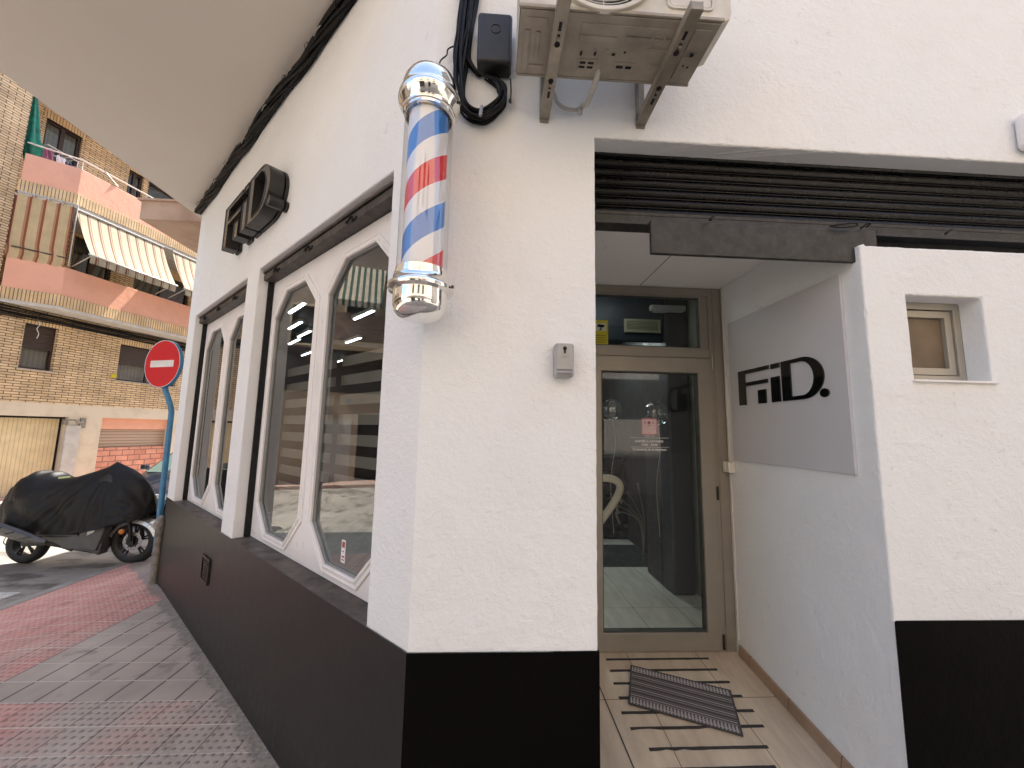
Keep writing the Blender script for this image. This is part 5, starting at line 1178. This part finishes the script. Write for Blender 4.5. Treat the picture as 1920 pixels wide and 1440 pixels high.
for s_ in (-1, 1):
    b = B(); b.add([(CX+s_*0.79, CY0+1.25, 0.86), (CX+s_*0.80, CY0+3.2, 0.90), (CX+s_*0.60, CY0+2.9, 1.20), (CX+s_*0.62, CY0+1.75, 1.19), (CX+s_*0.81, CY0+1.25, 0.85), (CX+s_*0.82, CY0+3.2, 0.89), (CX+s_*0.62, CY0+2.9, 1.20), (CX+s_*0.64, CY0+1.75, 1.19)], [(0, 1, 2, 3), (4, 5, 6, 7), (0, 1, 5, 4), (1, 2, 6, 5), (2, 3, 7, 6), (3, 0, 4, 7)]); obj('side_window', b, CGL, t)
    b = B(); b.box((CX+s_*0.52-0.15, CY0+0.02, 0.47), (CX+s_*0.52+0.15, CY0+0.16, 0.57)); obj('headlight', b, simple('headlight_lens', (0.45, 0.46, 0.48), 0.1, 0.4) if s_ < 0 else MATS['headlight_lens'], t, bevel=0.025, seg=3)
    for y in (0.75, 3.2):
        M = Matrix.Translation((CX+s_*0.76, CY0+y, 0.30)) @ Matrix.Rotation(R(90), 4, 'Y')
        b = B(); b.lathe([(0.19, -0.09), (0.28, -0.10), (0.30, -0.05), (0.30, 0.05), (0.28, 0.10), (0.19, 0.09)], 40, close=True); wp = obj('wheel', b, TYRE, t, M=M, smooth=True, autosm=40)
        b = B(); b.lathe([(0, -0.07*s_*-1), (0.05, 0.07*s_), (0.19, 0.085*s_), (0.19, -0.05)], 40); obj('rim', b, SILV, wp, M=M, smooth=True, autosm=40)
    b = B(); b.box((CX+s_*0.86-0.06, CY0+1.25, 0.86), (CX+s_*0.86+0.06, CY0+1.36, 0.96)); obj('wing_mirror', b, CARP, t, bevel=0.02)
b = B(); b.box((CX-0.40, CY0-0.01, 0.27), (CX+0.40, CY0+0.08, 0.38)); obj('grille', b, BLACKP, t, bevel=0.01)

# ================================================================ BRICK APARTMENT BUILDING (frame FB: x along, y into, z up)
OCH1, OCH2, MOR = (0.80, 0.59, 0.35), (0.64, 0.45, 0.25), (0.16, 0.10, 0.065)
BRK = brick_mat('ochre_brick', OCH1, OCH2, MOR, 0.25, 0.062, 0.009)
SOLD = brick_mat('soldier_brick', (0.78, 0.57, 0.32), (0.70, 0.48, 0.25), (0.16, 0.10, 0.065), 0.5, 0.062, 0.007, vertical=True, offset=0.0)
PINK = stucco('pink_render', (0.80, 0.41, 0.28), (0.56, 0.28, 0.19), coarse=0.8, stainamt=0.35, marks=False)
BEIGE = stucco('beige_render', (0.66, 0.56, 0.43), (0.38, 0.30, 0.22), coarse=0.25, stainamt=0.5, marks=False)
HOLLOW = brick_mat('hollow_brick', (0.78, 0.37, 0.26), (0.62, 0.27, 0.18), (0.28, 0.15, 0.11), 0.30, 0.15, 0.012)
CREAMR = stucco('cream_cornice', (0.68, 0.58, 0.42), coarse=0.3, marks=False)
GARD = stripe_mat('garage_ribbed_steel', 0, 0.075, [(0.0, (0.76, 0.61, 0.36)), (0.85, (0.52, 0.40, 0.22))], 0.5)
def slatm(name, col, dk, p=0.055, rough=0.55, metal=0.0):
    m, nt, bs, out = new_mat(name); co = obco(nt); s = sep(nt, co)
    v = math_(nt, 'FRACT', math_(nt, 'DIVIDE', math_(nt, 'ADD', s[2], 10), p))
    c = ramp(nt, v, [(0.0, dk), (0.16, col)], 'CONSTANT'); nt.links.new(c, bs.inputs['Base Color']); bs.inputs['Roughness'].default_value = rough; bs.inputs['Metallic'].default_value = metal
    bump(nt, bs, ramp(nt, v, [(0, (0, 0, 0)), (0.5, (1, 1, 1)), (1, (0, 0, 0))]), 0.8, 0.01); return m
BRSH = slatm('brown_blind_slats', (0.055, 0.032, 0.022), (0.02, 0.012, 0.009))
SHB = slatm('beige_shutter_slats', (0.42, 0.30, 0.21), (0.16, 0.11, 0.08), 0.085)
BROWN = simple('brown_window_frame', (0.045, 0.022, 0.014), 0.4, 0, 0.1, 8)
CURT = stripe_mat('net_curtain', 0, 0.09, [(0.0, (0.40, 0.36, 0.32)), (0.5, (0.30, 0.27, 0.24)), (0.75, (0.36, 0.33, 0.29))], 0.8)
BGL = glass_mat('far_window_glass', (0.75, 0.78, 0.76), 0.0, 1.5, 0.08)
bb = thing('brick_apartment_building', 'ochre brick apartment building with pink balconies across the side street', 'building', FB)
T0, T1 = -1.15, 15.0
def P_(name, b, mat, parent=bb, **kw): return obj(name, b, mat, parent, M=FB, **kw)
# ground floor
GAR = (-2.3, 0.0, 0.95, 1.93, 0.25); RS = (1.66, 0.0, 3.42, 1.94, 0.22)
b = B(); grid(b, [T0-1.2, T1], [0, 2.25], [(T0-1.2+0.02, 0, 0.95, 1.93, 0.25), RS]); P_('ground_floor_wall', b, BEIGE, bevel=0.01)
b = B(); b.box((-2.4, 0.17, 0), (0.88, 0.20, 1.885)); P_('garage_door', b, GARD)
b = B(); b.box((-2.4, 0.21, 0), (1.0, 0.25, 1.93)); b.box((-2.4, .10, 1.888), (0.95, .2, 1.93)); P_('garage_recess', b, DARK)
b = B(); b.box((0.90, -0.07, 0.02), (1.19, -0.004, 1.72)); wdp = P_('meter_cabinet', b, simple('pale_grey_door', (0.50, 0.47, 0.43), 0.6), bevel=0.006)
b = B(); b.tube([(0.88, -0.05, 1.86), (1.02, -0.09, 1.86), (1.10, -0.09, 1.80), (1.22, -0.05, 1.82)], 0.022, 8, 4); b.box((0.84, -0.05, 1.74), (0.93, 0, 1.88)); b.box((1.18, -0.03, 1.66), (1.30, -.003, 1.92)); P_('service_pipe', b, STEEL)
b = B(); b.box((1.66, 0.10, 1.64), (3.42, 0.22, 1.94)); P_('pink_lintel', b, PINK)
b = B(); b.box((1.66, 0.14, 1.12), (3.42, 0.22, 1.64)); P_('roller_shutter', b, SHB)
b = B(); b.box((1.66, 0.05, 0), (3.42, 0.22, 1.12)); P_('hollow_brick_infill', b, HOLLOW)
# first floor brick with windows
WN = [(-0.09, 3.035, 0.50, 4.11, 0.16), (1.84, 3.0, 3.45, 4.03, 0.16), (5.0, 3.0, 6.4, 4.03, 0.16), (8.0, 3.0, 9.4, 4.03, 0.16)]
b = B(); grid(b, [T0-1.2, T1], [2.25, 4.62], WN); b.quad((T0-1.2, -0.0, 2.25), (T1, -0.0, 2.25), (T1, 0.0, 2.25), (T0-1.2, 0, 2.25)); P_('brick_wall', b, BRK)
for (x0, z0, x1, z1, d) in WN:
    b = B(); b.ringprism([(x0, z0), (x1, z0), (x1, z1), (x0, z1)], [(x0+.04, z0+.05), (x1-.04, z0+.05), (x1-.04, z1-.03), (x0+.04, z1-.03)], 0.09, 0.15)
    nm = max(2, int((x1-x0)/0.55)); 
    for k in range(1, nm if x1-x0 > 1 else 1): xx = x0+(x1-x0)*k/nm; b.box((xx-.03, 0.09, z0+.05), (xx+.03, 0.14, z1-.03))
    w_ = P_('window', b, BROWN, bevel=0.004)
    zs_ = z0+(z1-z0)*0.46
    b = B(); b.box((x0+.03, 0.075, zs_), (x1-.03, 0.09, z1)); obj('roller_blind', b, BRSH, w_, M=FB)
    b = B(); b.quad((x0+.04, 0.12, z0+.05), (x1-.04, 0.12, z0+.05), (x1-.04, 0.12, z1), (x0+.04, 0.12, z1)); obj('pane', b, BGL, w_, M=FB)
    b = B(); b.box((x0+.04, 0.20, z0), (x1-.04, 0.21, z1)); obj('curtain', b, CURT, w_, M=FB)
    b = B(); b.box((x0-.03, -0.03, z0-.03), (x1+.03, 0.09, z0)); obj('sill', b, simple('stone_sill', (0.45, 0.40, 0.33), 0.7) if 'stone_sill' not in MATS else MATS['stone_sill'], w_, M=FB)
    b = B(); b.box((x0-.02, -0.004, z1), (x1+.1, 0.16, z1+.22)); obj('lintel', b, SOLD, w_, M=FB)
b = B(); b.tube([(0.08, -0.02, 4.30), (0.12, -0.04, 4.12), (0.09, -0.04, 4.0), (0.14, -0.03, 3.9), (0.12, -0.03, 3.78)], 0.007, 6, 4); P_('loose_wire', b, TRUNK)
b = B(); b.box((1.70, -0.03, 3.06), (1.83, -0.003, 3.16)); b.box((1.70, -0.035, 3.10), (1.83, -0.03, 3.125)); o = P_('number_plate', b, YEL, bevel=0.004)
# run of cables under the balcony
t = thing('facade_cables', 'dark cable run stretched along the brick facade below the first balcony', 'cables', FB @ Matrix.Translation((1, -0.03, 4.3)))
for k in range(11):
    z = 4.20+0.022*k; b = B(); b.tube([(x, -0.03-0.015*math.sin(k*2.3), z+0.016*math.sin(x*1.3+k)+0.012*noise.noise(Vector((x, k, 0)))) for x in [T0-1+i*0.5 for i in range(32)]], 0.012, 6); obj('cable', b, CABLE, t, M=FB)
# balconies
CH0, CH1, OFF = -0.58, 0.10, -0.60
def outline(o=0.0, th=0.14):
    """plan polygon of a balcony band: out along the splay then parallel to the facade"""
    return [(CH0-o, 0.0), (CH1-o*0.4, OFF-o), (T1, OFF-o), (T1, OFF+th), (CH1+th*0.4, OFF+th), (CH0+th*1.2, 0.0)]
for zb_, zt_ in ((4.56, 5.52), (7.14, 8.08)):
    b = B(); b.slab([(CH0, 0.001), (CH1, OFF), (T1, OFF), (T1, 0.9), (CH0, 0.9)], zb_-0.09, zb_+0.02); P_('balcony_soffit', b, simple('soffit_white', (0.58, 0.55, 0.50), 0.8) if 'soffit_white' not in MATS else MATS['soffit_white'])
    b = B(); b.slab(outline(0.02), zb_-0.01, zb_+0.26); P_('brick_band', b, SOLD)
    b = B(); b.slab(outline(0.0), zb_+0.26, zt_); pp = P_('balcony_parapet', b, PINK, bevel=0.01)
# brick pier left, loggia back walls, ends
b = B(); b.box((T0-1.2, 0.0, 4.62), (CH0-0.04, 1.1, 12)); P_('brick_pier', b, BRK)
LW1 = [(1.0, 5.2, 1.9, 6.9, 0.15), (2.5, 5.2, 4.2, 6.7, 0.15)]
b = B(); grid(b, [CH0-0.04, T1], [4.6, 7.1], LW1, y=0.85); P_('loggia_wall', b, BRK)
UW = [(0.06, 7.6, 0.80, 9.66, 0.15), (1.95, 7.6, 2.35, 9.55, 0.15), (2.5, 8.2, 4.2, 9.55, 0.15)]
b = B(); grid(b, [CH0-0.04, T1], [7.1, 12], UW, y=0.8); P_('loggia_wall', b, BRK)
for (x0, z0, x1, z1, d) in LW1+UW:
    y0 = 0.85 if z0 < 7 else 0.8
    b = B(); b.ringprism([(x0, z0), (x1, z0), (x1, z1), (x0, z1)], [(x0+.06, z0+.06), (x1-.06, z0+.06), (x1-.06, z1-.06), (x0+.06, z1-.06)], y0+0.06, y0+0.14); b.box(((x0+x1)/2-.04, y0+.06, z0+.06), ((x0+x1)/2+.04, y0+.12, z1-.06))
    w_ = P_('window', b, BROWN)
    b = B(); b.box((x0+.05, y0+0.10, z0+.05), (x1-.05, y0+0.105, z1-.05)); obj('pane', b, BGL, w_, M=FB)
    b = B(); b.box((x0, y0+0.2, z0), (x1, y0+0.21, z1)); obj('curtain', b, DARK if x0 > 0.9 else CURT, w_, M=FB)
    b = B(); b.box((x0-.05, y0-0.004, z1), (x1+.05, y0+.10, z1+.2)); obj('lintel', b, SOLD, w_, M=FB)
b = B(); b.box((T0-1.2, -0.35, 12), (T1, 1.5, 12.25)); P_('cornice', b, CREAMR)
b = B(); b.box((T0-1.2, 1.3, 0), (T1, 9, 12)); P_('body', b, BEIGE)
b = B(); b.box((CH0-0.04, 0.0, 7.0), (T1, 0.85, 7.06)); b.box((CH0-0.04, 0, 9.9), (T1, 0.8, 10.0)); P_('loggia_ceiling', b, MATS['soffit_white'])
# railings
GALV = simple('galvanised_rail', (0.55, 0.52, 0.47), 0.45, 0.4, 0.1, 20)
b = B(); zr = 8.34
b.tube([(CH0, -0.02, zr), (CH1+0.02, OFF+.06, zr), (T1, OFF+.06, zr)], 0.018, 8, caps=True)
for x in (0.14, 1.6, 3.0, 4.5): b.tube([(x, OFF+.06, 8.08), (x, OFF+.06, zr)], 0.012, 8)
b.tube([(0.62, OFF+.06, zr), (0.86, OFF-0.02, 8.10)], 0.014, 8); b.lathe([(0, -0.03), (0.03, -0.02), (0.03, 0.02), (0, 0.03)], 12, Matrix.Translation((0.60, OFF+.06, zr)))
P_('railing', b, GALV, smooth=True, autosm=40)
b = B(); b.tube([(CH0+.02, -0.06, 5.78), (CH1+.0, OFF-.02, 5.74)], 0.016, 8); P_('railing', b, BROWN)
# curtain on the splay of the lower balcony
t = thing('balcony_curtain', 'faded brown striped curtain hung across the end of the lower balcony', 'curtain', FB @ Matrix.Translation((-0.25, -0.3, 5.6)))
b = B(); n = 90; vs = []; fs = []
for k in range(n+1):
    u_ = k/n; x = CH0-0.02+(CH1-CH0)*u_; y = 0.03+(OFF-0.02)*u_
    wv = 0.012*math.sin(u_*math.pi*8.0)
    for j in range(13):
        z = 5.50+(7.08-5.50)*j/12; bul = 0.03*math.sin(min(1, (z-5.50)/0.35)*math.pi)*(1 if z < 5.85 else 0)
        vs.append((x-(wv+bul)*0.66, y-(wv+bul)*0.75, z))
for k in range(n):
    for j in range(12): fs.append((k*13+j, (k+1)*13+j, (k+1)*13+j+1, k*13+j+1))
b.add(vs, fs)
CUR = stripe_mat('curtain_stripe', 0, 0.167, [(0.0, (0.25, 0.065, 0.035)), (0.13, (0.52, 0.38, 0.20)), (0.30, (0.56, 0.42, 0.23)), (0.86, (0.40, 0.22, 0.11))], 0.85, shift=0.10)
obj('fabric', b, CUR, t, M=FB, smooth=True)
b = B(); b.tube([(CH0-.02, -0.05, 7.10), (CH1+.02, OFF-.06, 7.12)], 0.014, 8); [b.tube([(CH0+(CH1-CH0)*u_, -0.04+OFF*u_, 7.04), (CH0+(CH1-CH0)*u_, -0.04+OFF*u_, 7.13)], 0.016, 6) for u_ in (0.25, 0.5, 0.75, 1.0)]; b.tube([(CH1+.02, OFF-.05, 7.12), (CH1+.02, OFF-.05, 5.55)], 0.012, 8); obj('rod', b, GALV, t, M=FB)
# awnings
AWN = stripe_mat('awning_stripe', 0, 0.215, [(0.0, (0.42, 0.375, 0.26)), (0.55, (0.16, 0.06, 0.03)), (0.72, (0.42, 0.375, 0.26)), (0.80, (0.22, 0.09, 0.045)), (0.88, (0.42, 0.375, 0.26))], 0.8, trans=0.3)
def awning(x0, x1, name):
    M = FB
    t = thing('awning', name, 'awning', FB @ Matrix.Translation(((x0+x1)/2, -0.9, 5.8)), 'striped awnings over the lower balcony')
    yt, zt_, yb_, zb_ = OFF+0.02, 7.03, -1.10, 5.86
    b = B(); n = 60; vs = []; fs = []
    for k in range(n+1):
        x = x0+(x1-x0)*k/n
        for j in range(9):
            u_ = j/8; sag = 0.03*math.sin(math.pi*u_)
            vs.append((x+0.10*u_, yt+(yb_-yt)*u_+sag, zt_+(zb_-zt_)*u_-sag))
    for k in range(n):
        for j in range(8): fs.append((k*9+j, (k+1)*9+j, (k+1)*9+j+1, k*9+j+1))
    b.add(vs, fs); obj('canvas', b, AWN, t, M=M, smooth=True)
    b = B(); vs = []; fs = []
    for k in range(n+1):
        x = x0+0.10+(x1-x0)*k/n; w_ = 0.006*math.sin(x*9)
        vs += [(x, yb_-.01, zb_-0.02), (x, yb_-.01+w_, zb_-0.12), (x, yb_+w_*1.5, zb_-0.20)]
    for k in range(n):
        for j in range(2): fs.append((k*3+j, (k+1)*3+j, (k+1)*3+j+1, k*3+j+1))
    b.add(vs, fs); obj('valance', b, AWN, t, M=M, smooth=True)
    b = B(); b.tube([(x0+.06, yb_, zb_), (x1+.14, yb_, zb_)], 0.022, 10); obj('front_bar', b, GALV, t, M=M, smooth=True)
    for x in (x0+.13, x1+.03):
        b = B(); b.tube([(x, yb_, zb_), (x, OFF+.12, 5.60)], 0.013, 8); obj('arm', b, GALV, t, M=M)
    b = B(); b.tube([(x0, yt, zt_+.01), (x1, yt, zt_+.01)], 0.035, 12); obj('roller', b, GALV, t, M=M)
awning(0.14, 2.16, 'larger striped awning sloping out over the lower pink balcony')
awning(2.42, 4.4, 'smaller striped awning cut off by the white corner wall')
# folded green parasol, drying rack and laundry
t = thing('parasol', 'folded green parasol leaning in the corner of the upper balcony', 'parasol', FB @ Matrix.Translation((-0.42, 0.1, 7.4)))
b = B(); rings = []
for k in range(16):
    z = 8.0+k*0.1133; u_ = k/15; r_ = 0.15*(1-u_)**0.7+0.012 if u_ > 0.28 else 0.10+0.05*math.sin(u_/0.28*1.57)+0.01
    cx_ = -0.40-0.12*u_
    rings.append([(cx_+r_*(1+0.18*math.cos(a*6))*math.cos(a), 0.14+r_*(1+0.18*math.cos(a*6))*math.sin(a), z) for a in [2*math.pi*j/36 for j in range(36)]])
b.sweep(rings); obj('canopy', b, simple('green_canvas', (0.0, 0.16, 0.10), 0.7, 0, 0.3, 7, 0.2, 200), t, M=FB, smooth=True)
b = B(); b.tube([(-0.38, 0.14, 7.3), (-0.53, 0.14, 9.75)], 0.018, 8); obj('pole', b, GALV, t, M=FB)
t = thing('drying_rack', 'white drying rack standing on the upper balcony beside the parasol', 'drying rack', FB @ Matrix.Translation((0.1, 0.1, 7.4)))
b = B()
for y in (0.0, 0.35):
    b.tube([(-0.25, y, 8.55), (0.30, y, 8.52), (0.34, y, 8.45), (0.34, y, 7.5)], 0.010, 6, 3)
b.tube([(0.34, 0.0, 8.2), (0.62, 0.0, 7.7)], 0.010, 6)
for k in range(6): b.tube([(-0.25+k*0.11, 0.0, 8.54), (-0.25+k*0.11, 0.35, 8.54)], 0.005, 5)
for k in range(5): b.tube([(0.34, 0.0, 8.4-0.12*k), (0.34, 0.35, 8.4-0.12*k)], 0.005, 5)
obj('frame', b, simple('white_wire', (0.65, 0.63, 0.60), 0.4), t, M=FB)
for nm, x, col, z, lb in (('laundry', -0.22, (0.16, 0.05, 0.10), 8.33, 'dark red garment hanging on the upper balcony rack'), ('laundry', 0.02, (0.55, 0.55, 0.58), 8.30, 'white garment hanging on the upper balcony rack'), ('laundry', 0.18, (0.03, 0.035, 0.09), 8.24, 'navy garment hanging on the upper balcony rack')):
    b = B(); vs = []; fs = []
    for i in range(9):
        for j in range(7): vs.append((x+(i-4)*0.022+0.01*math.sin(j), -0.04+0.02*math.sin(i*1.6+j*0.4), z-0.04+(j-3)*0.045+0.02*math.sin(i*2.1)))
    for i in range(8):
        for j in range(6): fs.append((i*7+j, (i+1)*7+j, (i+1)*7+j+1, i*7+j+1))
    b.add(vs, fs); tag(obj(nm, b, simple('cloth_'+str(int(x*100)), col, 0.85), M=FB, smooth=True), lb, 'laundry')

# ================================================================ RENDERED BUILDING left of frame (mirrored in the shop windows)
rb = thing('rendered_building', 'beige rendered building with a green striped awning mirrored in the shop windows', 'building', FB @ Matrix.Translation((-6, 0, 0)))
def Q_(name, b, mat, parent=rb, **kw): return obj(name, b, mat, parent, M=FB, **kw)
RA, RB_ = -13.5, T0-1.2
b = B(); grid(b, [RA, RB_], [0, 4.4], [(-5.7, 0.0, -4.58, 2.28, 0.5), (-9.2, 0.0, -6.9, 2.6, 0.4)]); Q_('ground_floor_wall', b, stucco('tan_render', (0.40, 0.32, 0.235), coarse=0.2, marks=False))
b = B(); grid(b, [RA, RB_], [4.4, 11.5], [(-3.05, 4.5, -2.40, 5.75, 0.2), (-4.9, 5.2, -4.0, 7.0, 0.3), (-8.9, 4.9, -7.7, 6.2, 0.3), (-8.9, 8.2, -7.7, 9.6, 0.3), (-4.9, 8.2, -3.7, 9.6, 0.3)]); Q_('upper_wall', b, MATS['tan_render'])
b = B(); b.box((RA, -0.8, 4.38), (-3.3, 0, 4.55)); Q_('balcony_slab', b, CREAMR)
b = B(); b.box((RA, -0.02, 2.95), (-2.2, -0.003, 4.38)); Q_('dark_wall_band', b, simple('dark_band', (0.06, 0.045, 0.038), 0.6, 0, 0.2, 3))  # dark brown band on the wall under the balcony slab
b = B(); b.box((-9.5, -0.82, 4.55), (-3.3, -0.72, 5.45)); Q_('balcony_parapet', b, simple('brown_render', (0.26, 0.18, 0.13), 0.8, 0, 0.2, 4))
b = B(); b.box((-5.7, 0.4, 0), (-4.58, 0.5, 2.28)); b.box((-9.2, 0.3, 0), (-6.9, 0.4, 2.6)); Q_('door', b, simple('dark_door', (0.03, 0.025, 0.022), 0.4))
for (x0, z0, x1, z1) in ((-3.05, 4.5, -2.40, 5.75), (-4.9, 5.2, -4.0, 7.0), (-8.9, 4.9, -7.7, 6.2), (-8.9, 8.2, -7.7, 9.6), (-4.9, 8.2, -3.7, 9.6)):
    b = B(); b.ringprism([(x0-.06, z0-.06), (x1+.06, z0-.06), (x1+.06, z1+.06), (x0-.06, z1+.06)], [(x0, z0), (x1, z0), (x1, z1), (x0, z1)], -0.03, 0.02); w_ = Q_('window', b, CREAMR)
    b = B(); b.box((x0, 0.1, (z0+z1)/2), (x1, 0.12, z1)); obj('roller_blind', b, BRSH, w_, M=FB)
    b = B(); b.box((x0, 0.15, z0), (x1, 0.19, z1)); obj('pane', b, DARK, w_, M=FB)
b = B(); b.box((-4.35, -0.03, 2.60), (-4.15, -0.003, 2.76)); Q_('number_plate', b, simple('grey_plate', (0.2, 0.22, 0.24), 0.4))
b = B(); b.box((-4.4, -0.02, 0), (-3.2, -0.003, 2.1)); Q_('metal_door', b, simple('pale_metal_door', (0.50, 0.48, 0.44), 0.4))
b = B(); b.box((RA, 0.8, 0), (RB_, 9, 11.5)); Q_('body', b, MATS['tan_render'])
t = thing('green_awning', 'green and white striped awning over the balcony mirrored in the shop windows', 'awning', FB @ Matrix.Translation((-4.4, -0.9, 6)))
GAW = stripe_mat('green_awning_stripe', 0, 0.19, [(0.0, (0.02, 0.055, 0.035)), (0.45, (0.42, 0.36, 0.27))], 0.8)
b = B(); b.add([(-5.2, 0, 7.35), (-3.75, 0, 7.35), (-3.65, -1.0, 5.82), (-5.1, -1.0, 5.82), (-5.2, 0.02, 7.33), (-3.75, 0.02, 7.33), (-3.65, -0.98, 5.80), (-5.1, -0.98, 5.80)], [(0, 1, 2, 3), (4, 7, 6, 5), (0, 4, 5, 1), (1, 5, 6, 2), (2, 6, 7, 3), (3, 7, 4, 0)]); obj('canvas', b, GAW, t, M=FB)
b = B(); b.box((-5.1, -1.0, 5.62), (-3.65, -0.985, 5.82)); obj('valance', b, GAW, t, M=FB)

# ================================================================ BUILDING OPPOSITE, behind the camera (mirrored in door glass and chrome)
OY = -6.6
ob_ = thing('opposite_building', 'pale plastered building on the far side of the street behind the viewer', 'building', (1, OY, 0))
b = B()
FO = Matrix.Translation((0, OY, 0)) @ Matrix.Rotation(math.pi, 4, 'Z')
holes = [(-1.1, 0.1, 0.0, 2.3, 0.3), (-3.4, 0.9, -1.9, 2.2, 0.25), (1.6, 0.1, 4.4, 2.6, 0.3), (-3.2, 4.2, -2.0, 5.6, 0.25), (-0.6, 4.2, 0.6, 5.6, 0.25), (2.6, 4.2, 3.8, 5.6, 0.25), (-3.2, 7.2, -2.0, 8.6, 0.25), (-0.6, 7.2, 0.6, 8.6, 0.25), (2.6, 7.2, 3.8, 8.6, 0.25)]
grid(b, [-12, 9], [0, 3.4], holes[:3]); obj('front_wall', b, stucco('opposite_plaster', (0.56, 0.52, 0.47), coarse=0.3, marks=False), ob_, M=FO)
b = B(); grid(b, [-12, 9], [3.4, 11], holes[3:]); obj('upper_wall', b, stucco('opposite_render', (0.42, 0.34, 0.26), coarse=0.3, marks=False), ob_, M=FO)
for (x0, z0, x1, z1, d) in holes:
    b = B(); b.ringprism([(x0, z0), (x1, z0), (x1, z1), (x0, z1)], [(x0+.06, z0+.06), (x1-.06, z0+.06), (x1-.06, z1-.06), (x0+.06, z1-.06)], 0.12, 0.2); w_ = obj('window' if z0 > 0.5 else 'door', b, BROWN, ob_, M=FO)
    b = B(); b.box((x0, 0.22, z0), (x1, 0.25, z1)); obj('pane', b, DARK, w_, M=FO)
b = B(); b.box((-12, 0.35, 0), (9, 8, 11)); obj('body', b, MATS['opposite_plaster'], ob_, M=FO)
b = B(); b.box((-12, -0.7, 3.35), (9, 0, 3.5)); obj('balcony_slab', b, MATS['opposite_plaster'], ob_, M=FO)
for i, (x, lb) in enumerate(((-1.5, 'outdoor air conditioner on the opposite facade, nearer the doorway'), (-0.45, 'outdoor air conditioner on the opposite facade, beside its twin'))):
    M = FO @ Matrix.Translation((x, -0.4, 2.55))
    if i == 0:
        ac2 = thing('outdoor_unit', lb, 'air conditioner', M, 'air conditioners on the opposite facade')
        b = B(); b.box((0, 0, 0), (0.8, 0.3, 0.55)); obj('casing', b, ACW, ac2, M=M, bevel=0.01)
        b = B(); b.lathe([(0, 0), (0.22, 0), (0.22, 0.01), (0, 0.01)], 32, Matrix.Translation((0.32, -0.002, 0.28)) @ Matrix.Rotation(R(90), 4, 'X')); obj('fan_grille', b, BLACKP, ac2, M=M)
    else: copy_tree(ac2, M, lb)
# buildings closing the street to the right, so that the light has something to bounce from
b = B()
rbk = thing('corner_house', 'plain cream house at the far end of the street to the right', 'building', (14, -2, 0))
b.box((13, -14, 0), (22, 0.0, 10)); obj('wall', b, MATS['opposite_plaster'], rbk)
b = B(); b.box((12.9, -14.1, 10), (22.1, 0.1, 10.3)); obj('roof', b, simple('roof_tile', (0.30, 0.14, 0.09), 0.8), rbk)

# grit gathered along the foot of the shopfront wall
rg = random.Random(11); b = B()
for k in range(260):
    x = -rg.uniform(0.1, SF-0.05); d = -abs(rg.gauss(0, 0.07))-0.012; q = rg.uniform(0.0015, 0.006); M = FL @ Matrix.Translation((x, d, 0.15+q*0.6)) @ Matrix.Rotation(rg.uniform(0, 6), 4, 'Z')
    vs = [(q*rg.uniform(.7, 1.4)*a, q*rg.uniform(.7, 1.4)*b_, q*rg.uniform(.5, .9)*c_) for a, b_, c_ in ((1, 0, 0), (0, 1, 0), (-1, 0, 0), (0, -1, 0), (0, 0, 1), (0, 0, -1))]
    b.add(vs, [(0, 1, 4), (1, 2, 4), (2, 3, 4), (3, 0, 4), (1, 0, 5), (2, 1, 5), (3, 2, 5), (0, 3, 5)], M)
tag(obj('grit', b, simple('pale_grit', (0.40, 0.36, 0.30), 0.9, 0, 0.3, 60)), 'loose grit and crumbs of mortar along the foot of the black base', 'grit', kind='stuff')
